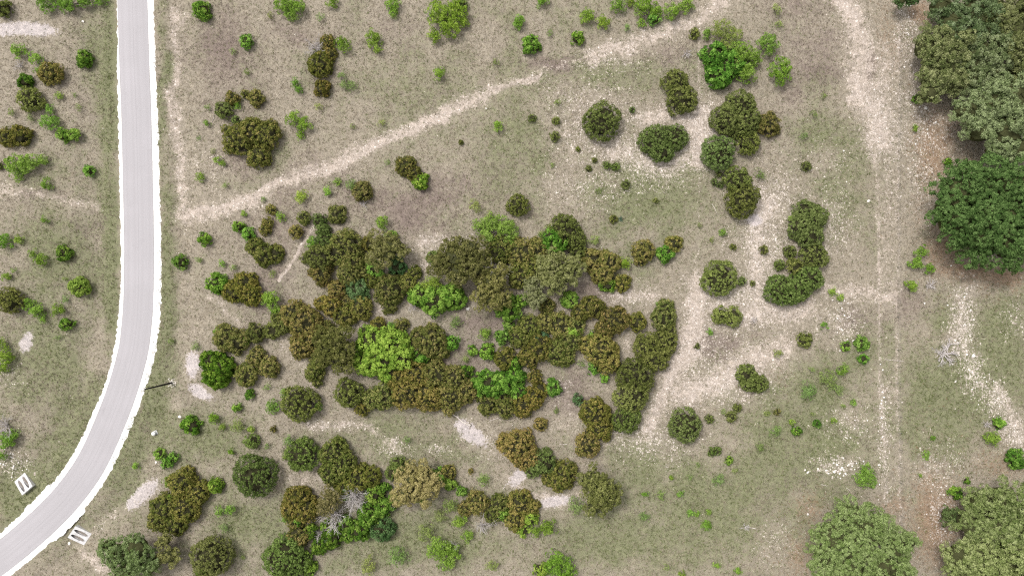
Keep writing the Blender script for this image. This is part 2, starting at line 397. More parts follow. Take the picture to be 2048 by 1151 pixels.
C_TAN = (0.250, 0.212, 0.160); C_TAN2 = (0.345, 0.298, 0.236); C_BROWN = (0.207, 0.162, 0.138); C_GREEN = (0.172, 0.180, 0.094)
C_DIRT = (0.405, 0.336, 0.282); C_PALE = (0.60, 0.52, 0.46); C_PAVE = (0.42, 0.375, 0.370); C_LIT = (0.275, 0.185, 0.122)
def ground_material():
    m, nt, out = newmat("rangeland_soil"); g = NT(nt)
    tc = g.n("ShaderNodeTexCoord"); co = tc.outputs['Object']
    at = lambda n: g.n("ShaderNodeAttribute", attribute_name=n).outputs['Fac']
    nA = g.noise(co, 0.55, 5, 0.6); nB = g.noise(co, 2.3, 5, 0.65); nC = g.noise(co, 6.0, 4, 0.7); nD = g.noise(co, 15.0, 3, 0.7); nE = g.noise(co, 3.6, 4, 0.75)
    c = g.mix(g.thr(nE, 0.36, 0.66), C_TAN, C_TAN2)
    # dull brown dead grass
    fb = g.thr(g.math('ADD', at("brown"), g.math('MULTIPLY_ADD', nB, 1.2, -0.6)), 0.18, 0.75)
    c = g.mix(fb, c, C_BROWN)
    # green sward, broken up
    fg = g.thr(g.math('ADD', at("green"), g.math('ADD', g.math('MULTIPLY_ADD', nE, 1.3, -0.65), g.math('MULTIPLY_ADD', nA, 0.8, -0.4))), 0.12, 0.72)
    c = g.mix(g.math('MULTIPLY', fg, 0.85), c, C_GREEN)
    # oak litter
    fl = g.thr(g.math('ADD', at("litter"), g.math('MULTIPLY_ADD', nB, 1.3, -0.65)), 0.25, 0.85)
    c = g.mix(g.math('MULTIPLY', fl, 0.85), c, C_LIT)
    # bare soil of the tracks
    fd = g.thr(g.math('ADD', at("dirt"), g.math('ADD', g.math('MULTIPLY_ADD', nB, 1.1, -0.55), g.math('ADD', g.math('MULTIPLY_ADD', nE, 1.3, -0.65), g.math('MULTIPLY_ADD', nA, 0.9, -0.45)))), 0.28, 0.80)
    dc = g.mix(g.thr(nE, 0.40, 0.70), C_DIRT, (0.50, 0.42, 0.36))
    c = g.mix(fd, c, dc)
    # broken limestone lying in the grass: two sizes of fleck, each a cell of its own
    def flecks(scale, gain, rmax, lo):
        mp = g.n("ShaderNodeMapping"); mp.inputs['Scale'].default_value = (1, 1, 0.0); g.l(co, mp.inputs['Vector'])
        vo = g.n("ShaderNodeTexVoronoi"); vo.inputs['Scale'].default_value = scale; g.l(mp.outputs[0], vo.inputs['Vector'])
        sx_ = g.n("ShaderNodeSeparateColor"); g.l(vo.outputs['Color'], sx_.inputs[0])
        have = g.math('ADD', g.math('MULTIPLY', at("speck"), gain), g.math('ADD', g.math('MULTIPLY', at("dirt"), gain * 0.55), g.math('MULTIPLY_ADD', nA, 1.1, -0.55 + lo)))
        on = g.math('LESS_THAN', sx_.outputs[0], have)
        rad = g.math('MULTIPLY', g.math('MULTIPLY_ADD', sx_.outputs[1], 0.7, 0.35), rmax)
        ins = g.math('LESS_THAN', g.math('ADD', vo.outputs['Distance'], g.math('MULTIPLY_ADD', nC, 0.5, -0.25)), rad)
        return g.math('MULTIPLY', on, ins), sx_.outputs[2]
    f1, v1 = flecks(3.1, 1.0, 0.56, -0.18); f2, v2 = flecks(5.5, 1.30, 0.60, -0.15)
    c = g.mix(g.math('MULTIPLY', f2, 0.8), c, g.mix(v2, (0.42, 0.36, 0.31), C_PALE))
    c = g.mix(g.math('MULTIPLY', f1, 0.9), c, g.mix(v1, (0.46, 0.39, 0.34), (0.68, 0.60, 0.54)))
    # flat grey rock
    fp = g.thr(g.math('ADD', at("pave"), g.math('ADD', g.math('MULTIPLY_ADD', nB, 1.3, -0.65), g.math('MULTIPLY_ADD', nE, 1.2, -0.6))), 0.42, 0.72)
    c = g.mix(g.math('MULTIPLY', fp, 0.9), c, g.mix(g.thr(nE, 0.35, 0.65), C_PAVE, (0.56, 0.49, 0.465)))
    # grain: dark crumbs and pale straw at the size of single stems and stones
    nF = g.noise(co, 1.1, 4, 0.6)
    gr = g.math('MULTIPLY', g.math('MULTIPLY_ADD', nD, 0.4, 0.80), g.math('MULTIPLY', g.math('MULTIPLY_ADD', nC, 0.6, 0.70), g.math('MULTIPLY_ADD', nF, 0.9, 0.55)))
    c = g.mix(1.0, c, gr, 'MULTIPLY')
    p = g.n("ShaderNodeBsdfPrincipled"); p.inputs['Roughness'].default_value = 0.95; p.inputs['Specular IOR Level'].default_value = 0.1
    g.l(c, p.inputs['Base Color'])
    b = g.n("ShaderNodeBump"); b.inputs['Strength'].default_value = 0.8; b.inputs['Distance'].default_value = 0.12
    g.l(g.math('ADD', nC, g.math('MULTIPLY', nD, 0.5)), b.inputs['Height']); g.l(b.outputs[0], p.inputs['Normal'])
    g.l(p.outputs[0], out.inputs[0]); return m
M_GROUND = ground_material()
ground = obj("ground", gme, M_GROUND); tag(ground, "dry tan and olive rangeland with bare limestone patches and tracks", None, None, "structure")

# ------------------------------------------------------------------ road
def ribbon(name, C, left, right, z, mat, nacross=6, crown=0.0, rag=0.0, seed=0):
    C = np.array(C); T = np.gradient(C, axis=0); T /= np.linalg.norm(T, axis=1)[:, None]
    N = np.stack([-T[:, 1], T[:, 0]], 1)          # left of travel direction
    s = np.concatenate([[0], np.cumsum(np.linalg.norm(np.diff(C, axis=0), axis=1))])
    l = np.array(left, float) + rag * (fbm(s, s * 0, 1.9, seed, 3) - 0.5) * 2
    r = np.array(right, float) + rag * (fbm(s, s * 0, 1.9, seed + 5, 3) - 0.5) * 2
    V = []; UV = []
    for k in range(nacross + 1):
        t = k / nacross
        off = l * (1 - t) - r * t
        zz = z + crown * (1 - (2 * t - 1) ** 2)
        if rag and k in (0, nacross): zz = -0.06
        V.append(np.column_stack([C + N * off[:, None], np.full(len(C), zz)])); UV.append(np.column_stack([np.full(len(C), t), s]))
    V = np.stack(V, 1); UV = np.stack(UV, 1); n = len(C); q = nacross + 1
    idx = np.arange(n * q).reshape(n, q)
    F = np.stack([idx[:-1, :-1].ravel(), idx[1:, :-1].ravel(), idx[1:, 1:].ravel(), idx[:-1, 1:].ravel()], 1)
    me = mesh_np(name, V.reshape(-1, 3), F, 4, smooth=True)
    uv = me.uv_layers.new(name="along"); li = np.zeros(len(me.loops), np.int32); me.loops.foreach_get("vertex_index", li)
    uv.data.foreach_set("uv", np.ascontiguousarray(UV.reshape(-1, 2)[li], np.float32).ravel())
    if me.polygons[0].normal.z < 0: me.flip_normals()
    return obj(name, me, mat)
def resample(C, step):
    C = np.array(C); s = np.concatenate([[0], np.cumsum(np.linalg.norm(np.diff(C, axis=0), axis=1))])
    t = np.arange(0, s[-1], step); return np.column_stack([np.interp(t, s, C[:, 0]), np.interp(t, s, C[:, 1])])
RC = resample(ROAD_C, 0.2)

def road_material():
    m, nt, out = newmat("chip_seal"); g = NT(nt)
    uv = g.n("ShaderNodeUVMap", uv_map="along"); tc = g.n("ShaderNodeTexCoord")
    mp = g.n("ShaderNodeMapping"); mp.inputs['Scale'].default_value = (14, 0.05, 1); g.l(uv.outputs[0], mp.inputs['Vector'])
    st = g.noise(mp.outputs[0], 1.0, 4, 0.6)
    lo = g.noise(tc.outputs['Object'], 0.12, 4); fi = g.noise(tc.outputs['Object'], 9.0, 3, 0.7)
    c = g.mix(g.thr(st, 0.30, 0.75), (0.380, 0.358, 0.366), (0.364, 0.343, 0.350))
    c = g.mix(g.math('MULTIPLY', g.thr(lo, 0.4, 0.7), 0.45), c, (0.43, 0.403, 0.415))
    # worn wheel paths, the paving seam down the middle, old patches and a few dark drips
    sep = g.n("ShaderNodeSeparateXYZ"); g.l(uv.outputs[0], sep.inputs[0])
    wob = g.math('ADD', sep.outputs[0], g.math('MULTIPLY_ADD', g.noise(tc.outputs['Object'], 0.25, 3), 0.02, -0.01))
    wp = g.math('ABSOLUTE', g.math('SUBTRACT', g.math('ABSOLUTE', g.math('SUBTRACT', g.math('ABSOLUTE', g.math('SUBTRACT', wob, 0.5)), 0.24)), 0.115))
    c = g.mix(g.math('MULTIPLY', g.math('SUBTRACT', 1.0, g.thr(wp, 0.0, 0.07)), 0.30), c, (0.335, 0.314, 0.320))
    seam = g.math('SUBTRACT', 1.0, g.thr(g.math('ABSOLUTE', g.math('SUBTRACT', wob, 0.5)), 0.002, 0.012))
    c = g.mix(g.math('MULTIPLY', seam, 0.30), c, (0.22, 0.205, 0.21))
    bl = g.noise(tc.outputs['Object'], 0.45, 5, 0.65)
    c = g.mix(g.math('MULTIPLY', g.thr(bl, 0.60, 0.72), 0.25), c, (0.27, 0.25, 0.255))
    ed = g.thr(g.math('ABSOLUTE', g.math('SUBTRACT', wob, 0.5)), 0.470, 0.497)
    c = g.mix(g.math('MULTIPLY', ed, g.thr(bl, 0.35, 0.6)), c, (0.30, 0.28, 0.27))
    c = g.mix(1.0, c, g.math('MULTIPLY_ADD', fi, 0.36, 0.82), 'MULTIPLY')
    p = g.n("ShaderNodeBsdfPrincipled"); p.inputs['Roughness'].default_value = 0.9; p.inputs['Specular IOR Level'].default_value = 0.2
    g.l(c, p.inputs['Base Color']); g.l(p.outputs[0], out.inputs[0]); return m
def caliche_material():
    m, nt, out = newmat("caliche"); g = NT(nt)
    tc = g.n("ShaderNodeTexCoord")
    lo = g.noise(tc.outputs['Object'], 0.5, 4); fi = g.noise(tc.outputs['Object'], 7.0, 4, 0.7)
    c = g.mix(g.thr(lo, 0.45, 0.8), (0.80, 0.78, 0.76), (0.76, 0.72, 0.68))
    c = g.mix(1.0, c, g.math('MULTIPLY_ADD', fi, 0.25, 0.875), 'MULTIPLY')
    p = g.n("ShaderNodeBsdfPrincipled"); p.inputs['Roughness'].default_value = 0.95
    g.l(c, p.inputs['Base Color'])
    b = g.n("ShaderNodeBump"); b.inputs['Strength'].default_value = 0.4; b.inputs['Distance'].default_value = 0.04
    g.l(fi, b.inputs['Height']); g.l(b.outputs[0], p.inputs['Normal']); g.l(p.outputs[0], out.inputs[0]); return m
vrc = CY - RC[:, 1] / K
# travel runs down the picture: 'left' of travel is the picture's right
sh_right = np.interp(vrc, [-300, 0, 128, 230, 384, 500, 600, 655, 705, 773, 840, 910, 966, 1030, 1100, 1300], [16, 16, 17, 18, 19, 19, 21, 21, 20, 18, 17, 17, 17, 16, 15, 15])
sh_left = np.interp(vrc, [-300, 0, 128, 230, 384, 500, 600, 655, 705, 773, 840, 910, 966, 1030, 1100, 1300], [5, 5, 10, 12, 13, 12, 13, 15, 15, 12, 15, 17, 17, 16, 16, 16])
sh = ribbon("road_shoulder", RC, ROAD_HW + sh_right * 0.93 * K, ROAD_HW + sh_left * 0.88 * K, 0.05, caliche_material(), 12, 0.0, 0.24, 31)
tag(sh, "white crushed limestone shoulder along both sides of the road", None, None, "structure")
rd = ribbon("road", RC, np.full(len(RC), ROAD_HW), np.full(len(RC), ROAD_HW), 0.066, road_material(), 8, 0.05)
tag(rd, "pale grey two lane chip seal road curving at the left", None, None, "structure")

# ------------------------------------------------------------------ plants
KINDS = {
 # name, colours (low, mid, high), leaf L, W, per m2, clump r, core, top(r), form, translucent size jitter
 'J': dict(name='juniper_shrub', cols=[(0.084, 0.114, 0.028), (0.168, 0.212, 0.056), (0.285, 0.335, 0.105)], L=.26, W=.155, dens=74, cr=.33, core=1),
 'R': dict(name='juniper_shrub', cols=[(0.100, 0.122, 0.028), (0.206, 0.216, 0.054), (0.365, 0.312, 0.110)], L=.26, W=.165, dens=60, cr=.35, core=1),
 'G': dict(name='leafy_bush', cols=[(0.062, 0.150, 0.018), (0.158, 0.300, 0.042), (0.310, 0.480, 0.090)], L=.32, W=.26, dens=54, cr=.56, core=1),
 'M': dict(name='mesquite_shrub', cols=[(0.140, 0.250, 0.030), (0.230, 0.380, 0.055), (0.340, 0.490, 0.105)], L=.30, W=.14, dens=56, cr=.50, core=0, face=.8),
 'P': dict(name='mesquite_shrub', cols=[(0.170, 0.245, 0.065), (0.245, 0.340, 0.095), (0.330, 0.430, 0.140)], L=.28, W=.11, dens=40, cr=.50, core=0, face=.8),
 'O': dict(name='oak_tree', cols=[(0.080, 0.115, 0.038), (0.190, 0.238, 0.094), (0.350, 0.400, 0.205)], L=.27, W=.165, dens=72, cr=.52, core=1),
 'Y': dict(name='oak_tree', cols=[(0.110, 0.158, 0.045), (0.228, 0.288, 0.104), (0.385, 0.440, 0.215)], L=.27, W=.15, dens=72, cr=.48, core=1),
 'E': dict(name='oak_tree', cols=[(0.052, 0.090, 0.026), (0.105, 0.165, 0.050), (0.190, 0.262, 0.095)], L=.29, W=.19, dens=66, cr=.48, core=1),
 'L': dict(name='oak_tree', cols=[(0.115, 0.128, 0.038), (0.235, 0.238, 0.085), (0.380, 0.365, 0.170)], L=.32, W=.20, dens=56, cr=.50, core=1),
 'B': dict(name='agarita_bush', cols=[(0.055, 0.120, 0.045), (0.120, 0.225, 0.090), (0.215, 0.340, 0.175)], L=.28, W=.17, dens=62, cr=.44, core=1),
}
def lobe_height(k, r, big):
    if k in 'OYEL': return min(9.0, 3.6 + 0.55 * big) * (0.80 + 0.2 * min(1, r / 3.0))
    if k in 'JR': return min(4.6, 0.25 + 1.15 * r)
    if k == 'G': return min(4.6, 0.30 + 1.25 * r)
    if k in 'MP': return min(3.6, 0.25 + 1.25 * r)
    return min(2.6, 0.2 + 1.0 * r)

TRI = [0]
def crown_mesh(kind, lobes, rng, warm=0.0):
    """lobes: list of (x, y, zc, r, hz) relative to the root; returns a mesh of leaf sprays grouped in clumps"""
    kd = KINDS[kind]; cols = np.array(kd['cols']) * (rng.uniform(.90, 1.15), rng.uniform(.95, 1.05), rng.uniform(.85, 1.12)) * rng.uniform(.90, 1.1)
    if kind in 'OYEL':                               # big crowns are built of many leafy boughs with gaps between
        sub = []
        for (x, y, zc, r, hz) in lobes:
            nb = max(6, int((7 + 1.0 * r) if kind == 'O' else (9 + 1.3 * r))); f0 = rng.uniform(0, 6.28)
            for j in range(nb):
                q = math.sqrt((j + .5) / nb) * 0.93; t = f0 + j * 2.39996 + rng.normal(0, .25)
                br = r * rng.uniform(.28, .44) * (1.15 - .25 * q); bz = zc + hz * (math.sqrt(max(0, 1 - q * q)) * rng.uniform(*((.30, 1.05) if kind == 'O' else (.32, 1.03))) - .20)
                sub.append((x + r * q * math.cos(t), y + r * q * math.sin(t), bz, br, br * rng.uniform(.6, .85)))
        heart = lobes; lobes = sub
    lob = np.array(lobes)
    P = []; A = []; Nn = []; Cc = []; LW = []
    plant_shift = rng.normal(0, 0.17 if kind == 'G' else 0.12) + warm
    coreV = []; coreF = []; coreC = []; co = 0
    for (x, y, zc, r, hz) in lobes:
        area = 2 * math.pi * r * (0.5 * r + 0.5 * hz) * (1.25 if kind in 'OYEL' else 1.35)
        small = min(1.0, 0.55 + 0.25 * r)            # smaller plants, smaller parts
        cr = kd['cr'] * min(1.0, 0.45 + 0.35 * r) * (0.55 if r < .5 else 1)
        nc = max(5, int(area / (cr * cr * 1.9)))
        dens = kd['dens'] / small
        ph = rng.uniform(0, 6.28, 4); am = np.array([.07, .06, .05, .04]) * (1.3 if kind in 'OYELMP' else 0.7)
        low = -0.40 if kind not in 'OYEL' else -0.15
        dz = rng.uniform(low, 1, nc); th = rng.uniform(0, 2 * np.pi, nc)
        rr = np.sqrt(1 - dz ** 2); D = np.stack([rr * np.cos(th), rr * np.sin(th), dz], 1)
        wob = 1 + sum(am[i] * np.sin((i + 2) * th + ph[i] + 1.7 * dz) for i in range(4))
        depth = rng.uniform(*((0.86, 1.03) if kind in 'JR' else (0.76, 1.06)), nc) if kd['core'] else rng.uniform(0.35, 1.0, nc)
        C = np.array([x, y, zc]) + D * np.array([r, r, hz]) * (wob * depth)[:, None]
        C[:, :2] -= D[:, :2] * cr * 0.55
        C[:, 2] = np.maximum(C[:, 2] - 0.4 * cr, 0.12)
        keep = np.ones(nc, bool)                     # not buried in a neighbouring lobe
        for q in lob:
            if q[0] == x and q[1] == y: continue
            e = ((C[:, 0] - q[0]) / q[3]) ** 2 + ((C[:, 1] - q[1]) / q[3]) ** 2 + ((C[:, 2] - q[2]) / q[4]) ** 2
            keep &= ~((e < (0.45 if kind not in 'OYEL' else 0.6)) & (C[:, 2] < q[2] + q[4] * 0.7))
        C = C[keep]; D = D[keep]; nc = len(C)
        if nc == 0: continue
        m = max(4, int(dens * area / nc))
        crs = cr * rng.uniform(0.7, 1.3, nc)
        ctone = rng.normal(0, 0.26 if kind in 'RG' else 0.22, nc) + plant_shift
        d = rng.normal(0, 1, (nc, m, 3)) + D[:, None, :] * 0.9 + np.array([0, 0, 0.5])
        d /= np.linalg.norm(d, axis=2)[:, :, None]
        rad = rng.uniform(0.55, 1.0, (nc, m)) ** 0.6
        p = C[:, None, :] + d * (rad * crs[:, None])[:, :, None] * np.array([1, 1, 0.8])
        a = d * 0.75 + rng.normal(0, 0.6, (nc, m, 3)); a /= np.linalg.norm(a, axis=2)[:, :, None] + 1e-9
        nv = d * kd.get('face', 1.3) + rng.normal(0, 0.55, (nc, m, 3)); a = a - nv * ((a * nv).sum(2) / ((nv * nv).sum(2) + 1e-9))[:, :, None]
        a /= np.linalg.norm(a, axis=2)[:, :, None] + 1e-9; nv /= np.linalg.norm(nv, axis=2)[:, :, None] + 1e-9
        tone = np.clip(0.5 + ctone[:, None] + rng.normal(0, 0.24, (nc, m)), 0, 1)
        lo = np.clip(tone * 2, 0, 1)[..., None]; hi = np.clip(tone * 2 - 1, 0, 1)[..., None]
        c = cols[0] * (1 - lo) + cols[1] * lo; c = c * (1 - hi) + cols[2] * hi
        sz = small * rng.uniform(0.7, 1.25, (nc, m))
        P.append(p.reshape(-1, 3)); A.append(a.reshape(-1, 3)); Nn.append(nv.reshape(-1, 3)); Cc.append(c.reshape(-1, 3)); LW.append(sz.ravel())
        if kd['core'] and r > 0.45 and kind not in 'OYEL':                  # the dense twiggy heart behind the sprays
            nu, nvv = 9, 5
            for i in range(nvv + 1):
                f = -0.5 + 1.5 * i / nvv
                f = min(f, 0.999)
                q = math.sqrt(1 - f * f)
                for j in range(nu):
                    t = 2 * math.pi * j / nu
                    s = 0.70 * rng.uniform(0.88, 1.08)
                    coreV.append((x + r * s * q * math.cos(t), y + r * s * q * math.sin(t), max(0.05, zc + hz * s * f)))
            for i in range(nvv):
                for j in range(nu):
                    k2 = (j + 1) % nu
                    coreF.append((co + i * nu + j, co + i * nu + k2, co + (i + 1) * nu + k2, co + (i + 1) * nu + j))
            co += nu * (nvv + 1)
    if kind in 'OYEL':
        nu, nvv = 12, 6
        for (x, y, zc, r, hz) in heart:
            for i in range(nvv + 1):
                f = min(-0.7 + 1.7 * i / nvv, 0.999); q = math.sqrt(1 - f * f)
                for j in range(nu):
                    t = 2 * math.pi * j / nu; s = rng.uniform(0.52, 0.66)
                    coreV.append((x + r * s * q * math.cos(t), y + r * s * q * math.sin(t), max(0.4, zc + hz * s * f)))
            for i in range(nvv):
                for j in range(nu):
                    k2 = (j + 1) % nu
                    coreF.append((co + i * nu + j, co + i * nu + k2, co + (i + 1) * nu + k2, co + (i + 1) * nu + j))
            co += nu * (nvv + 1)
    P = np.concatenate(P); A = np.concatenate(A); Nn = np.concatenate(Nn); Cc = np.concatenate(Cc); LW = np.concatenate(LW)[:, None]
    ok = P[:, 2] > 0.03; P, A, Nn, Cc, LW = P[ok], A[ok], Nn[ok], Cc[ok], LW[ok]
    S = np.cross(A, Nn)
    L = kd['L'] * LW; Wd = kd['W'] * LW
    n = len(P)
    V = np.stack([P - A * L * .4 - S * Wd * .5, P - A * L * .25 + S * Wd * .5, P + A * L * .6], 1).reshape(-1, 3)
    F = np.arange(3 * n).reshape(n, 3); Cv = np.repeat(Cc, 3, axis=0)
    V[:, 2] = np.maximum(V[:, 2], 0.02)
    if coreV:
        cf = np.array(coreF) + len(V); F = np.concatenate([F, cf[:, [0, 1, 2]], cf[:, [0, 2, 3]]]); V = np.concatenate([V, np.array(coreV)])
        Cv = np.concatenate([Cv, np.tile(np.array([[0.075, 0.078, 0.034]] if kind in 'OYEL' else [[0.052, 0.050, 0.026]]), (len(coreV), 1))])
    TRI[0] += len(F)
    return mesh_np("crown", V, F, 3, Cv)

def trunk_mesh(kind, lobes, rng):
    parts = []
    big = max(l[3] for l in lobes); top = max(l[2] for l in lobes)
    r0 = max(0.03, 0.055 * big + 0.02) * (1.6 if kind in 'OYEL' else 1)
    fork = np.array([rng.uniform(-.1, .1) * big, rng.uniform(-.1, .1) * big, top * (0.45 if kind in 'OYEL' else 0.28)])
    parts.append(tube([(0, 0, -0.25), (0, 0, 0), fork * 0.5, fork], [r0 * 1.35, r0 * 1.15, r0, r0 * .85], 7))
    for l in lobes[:8]:
        nlimb = 2 if kind not in 'MP' else 5
        for _ in range(nlimb):
            t = rng.uniform(0, 6.28); k = rng.uniform(.25, .8) if kind not in 'MP' else rng.uniform(.45, .95)
            e = np.array([l[0] + l[3] * k * math.cos(t), l[1] + l[3] * k * math.sin(t), l[2] + l[4] * rng.uniform(.0, .45)])
            mid = (fork * 0.5 + e * 0.5) + np.array([0, 0, 0.08 * top])
            parts.append(tube([fork * 0.92, mid, e], [r0 * .6, r0 * .38, r0 * .12], 5))
    v, f = merge(parts); TRI[0] += 2 * len(f)
    return mesh_np("trunk", v, f, 4, smooth=True)

def dead_mesh(r, h, rng, nl, spread=1.0, dens=1.0):
    """bare weathered branches: stems that fork outward twice"""
    parts = []
    def grow(p, d, L, rad, lev):
        d = d / np.linalg.norm(d)
        q = p + d * L * 0.5 + rng.normal(0, 0.06 * L, 3); e = q + (d + rng.normal(0, 0.22, 3)) * L * 0.5
        e[2] = max(e[2], 0.04); q[2] = max(q[2], 0.04)
        parts.append(tube([p, q, e], [rad, rad * .75, rad * .45], 4))
        if lev < 2:
            for _ in range(int(3 * dens) + rng.integers(0, 2)):
                f = rng.uniform(.35, 1.0); b = p + (e - p) * f
                nd = d + rng.normal(0, 0.55, 3) * np.array([1, 1, .7])
                grow(b, nd, L * rng.uniform(.4, .62), rad * .5, lev + 1)
    for i in range(nl):
        t = 2 * math.pi * (i + rng.uniform(-.3, .3)) / nl
        k = rng.uniform(.35, 1.0)
        d = np.array([math.cos(t) * r * k * spread, math.sin(t) * r * k * spread, h * rng.uniform(.45, 1.0)])
        grow(np.array([rng.uniform(-.08, .08), rng.uniform(-.08, .08), 0.02]), d, np.linalg.norm(d) * .72, max(0.025, 0.030 * r + .012), 0)
    v, f = merge(parts); TRI[0] += 2 * len(f)
    return mesh_np("branches", v, f, 4, smooth=True)

# kind, lobes (photo px: x, y, r ...). one entry = one plant
PL = []
def A_(k, *l, **kw): PL.append((k, list(l), kw))
#--PLANTS--
# --- left of the road, top to bottom
A_('J', (8, 18, 17))
A_('M', (92, 4, 22), (130, 6, 22), (168, 2, 20), (200, 0, 14))
A_('M', (36, 103, 17))
A_('M', (72, 117, 15), (80, 140, 12))
A_('R', (103, 147, 25))
A_('G', (52, 163, 15))
A_('J', (62, 200, 24))
A_('G', (167, 117, 17))
A_('M', (117, 193, 10))
A_('M', (100, 216, 11), (99, 242, 20))
A_('G', (128, 270, 13), (149, 271, 12))
A_('R', (18, 276, 20), (45, 272, 22))
A_('M', (30, 330, 22), (58, 326, 23), (40, 348, 16), (85, 322, 13))
A_('G', (177, 341, 11))
A_('M', (93, 369, 13))
A_('P', (25, 225, 9)); A_('P', (62, 236, 9)); A_('P', (157, 215, 8)); A_('P', (150, 190, 6))
A_('J', (0, 331, 9))
A_('M', (92, 439, 9)); A_('M', (8, 484, 18)); A_('M', (40, 479, 11))
A_('M', (68, 507, 10), (82, 521, 15))
A_('G', (128, 506, 16)); A_('G', (159, 571, 20))
A_('M', (14, 553, 11)); A_('P', (130, 557, 6)); A_('P', (28, 540, 7))
A_('J', (22, 600, 25))
A_('M', (60, 606, 14), (75, 620, 18), (88, 638, 9))
A_('M', (117, 620, 14)); A_('P', (130, 598, 9)); A_('G', (135, 647, 13))
A_('M', (4, 688, 13), (15, 712, 19), (5, 736, 14))
A_('P', (115, 674, 7))
A_('M', (14, 880, 20), (4, 910, 12), (30, 868, 12))
# --- right of the road, above the diagonal track
A_('G', (403, 20, 18)); A_('G', (493, 82, 13))
A_('P', (465, 103, 8)); A_('P', (493, 143, 8))
A_('P', (413, 213, 7)); A_('M', (413, 245, 8)); A_('P', (395, 275, 6)); A_('P', (425, 303, 7))
A_('M', (434, 320, 9), (444, 327, 8)); A_('M', (400, 354, 11)); A_('P', (452, 371, 8))
A_('R', (465, 196, 15)); A_('J', (447, 220, 17)); A_('M', (473, 211, 9))
A_('R', (490, 188, 9)); A_('R', (512, 195, 18))
A_('R', (478, 278, 34), (532, 270, 30), (518, 312, 25), (503, 262, 28))
A_('M', (494, 250, 13), (510, 247, 8))
A_('J', (472, 240, 9))
A_('M', (565, 8, 22), (590, 14, 22), (580, 28, 14))
A_('M', (665, 4, 14)); A_('M', (785, 8, 18), (787, 26, 12))
A_('M', (878, 22, 30), (912, 24, 26), (898, 52, 26), (925, 44, 16), (870, 72, 16))
A_('J', (922, 9, 13))
A_('R', (655, 86, 17), (661, 108, 15))
A_('R', (639, 129, 27)); A_('R', (645, 176, 17))
A_('M', (684, 88, 18)); A_('M', (744, 73, 16), (752, 91, 16))
A_('P', (682, 150, 10), (690, 170, 12), (703, 173, 12))
A_('M', (590, 166, 11), (598, 178, 9))
A_('M', (585, 235, 16), (606, 248, 18), (600, 270, 11))
A_('P', (637, 213, 9)); A_('P', (762, 245, 9)); A_('P', (706, 252, 7))
A_('M', (879, 149, 15)); A_('P', (992, 126, 9))
A_('P', (640, 33, 9)); A_('P', (540, 30, 8))
A_('M', (1039, 45, 16)); A_('G', (1061, 90, 19)); A_('P', (1099, 66, 8)); A_('G', (1154, 77, 13))
A_('M', (1174, 32, 17)); A_('M', (1207, 46, 16)); A_('M', (1237, 9, 17)); A_('M', (1260, 2, 12)); A_('M', (1084, 1, 15))
A_('M', (1285, 10, 22), (1308, 22, 18), (1284, 44, 11))
A_('G', (1309, 38, 13))
A_('M', (1345, 24, 20), (1372, 12, 19))
A_('P', (1254, 55, 9))
# --- upper right: tree group above the junipers
A_('J', (1388, 68, 11)); A_('M', (1412, 68, 13))
A_('G', (1428, 112, 28), (1440, 148, 30), (1462, 128, 28))
A_('P', (1442, 60, 26), (1468, 72, 22), (1450, 88, 22))
A_('M', (1482, 108, 30), (1492, 145, 26), (1505, 118, 20))
A_('M', (1535, 90, 26)); A_('M', (1558, 142, 29)); A_('P', (1553, 20, 13)); A_('P', (1556, 50, 9))
A_('J', (1350, 166, 26), (1363, 200, 30))
A_('J', (1203, 243, 37))
A_('J', (1310, 281, 31), (1349, 275, 26), (1323, 301, 25))
A_('J', (1436, 306, 33))
A_('J', (1450, 240, 29), (1478, 215, 32), (1492, 244, 28), (1468, 262, 15))
A_('J', (1494, 286, 24)); A_('R', (1535, 250, 25))
A_('J', (1474, 360, 27)); A_('J', (1483, 400, 34))
A_('J', (1428, 364, 7), (1440, 369, 7)); A_('J', (1437, 348, 6))
A_('J', (1213, 330, 8), (1230, 332, 9))
for q in ((1112, 242, 8), (1110, 273, 10), (1064, 237, 8), (1264, 220, 6), (1177, 337, 7), (1156, 298, 5), (1251, 369, 9), (1189, 320, 5), (922, 285, 5)): A_('J', q)
for q in ((1114, 205, 8), (1200, 381, 9), (1104, 330, 7)): A_('P', q)
A_('M', (995, 252, 13)); A_('P', (1519, 348, 13))
A_('P', (1628, 230, 9)); A_('P', (1608, 272, 9)); A_('J', (1612, 333, 10)); A_('P', (1649, 193, 7)); A_('M', (1831, 258, 8))
# --- big oaks at the right edge
A_('O', (1855, 95, 38), (1885, 130, 40), (1868, 165, 34), (1858, 190, 22), (1900, 95, 40), (1905, 165, 30))
A_('O', (1905, 45, 42), (1945, 30, 45), (1925, 75, 38), (1880, 12, 28))
A_('O', (1955, 110, 45), (1985, 150, 38), (1945, 155, 36), (1990, 95, 40))
A_('L', (2000, 30, 45), (2040, 55, 45), (2060, 15, 40), (2045, 100, 35))
A_('O', (2045, 130, 38), (2070, 160, 40))
A_('E', (1800, 2, 14), (1822, 0, 14))
A_('O', (1930, 222, 30), (1975, 210, 42), (2025, 195, 42), (1962, 258, 36), (2010, 262, 45), (2040, 300, 34), (1995, 298, 26), (2060, 240, 40))
A_('E', (1915, 385, 46), (1975, 370, 50), (2030, 372, 48), (1912, 440, 46), (1965, 430, 55), (2025, 430, 55), (1965, 480, 46), (2020, 485, 48), (2075, 440, 50), (1890, 415, 22))
A_('G', (1835, 198, 9)); A_('G', (1897, 324, 8))
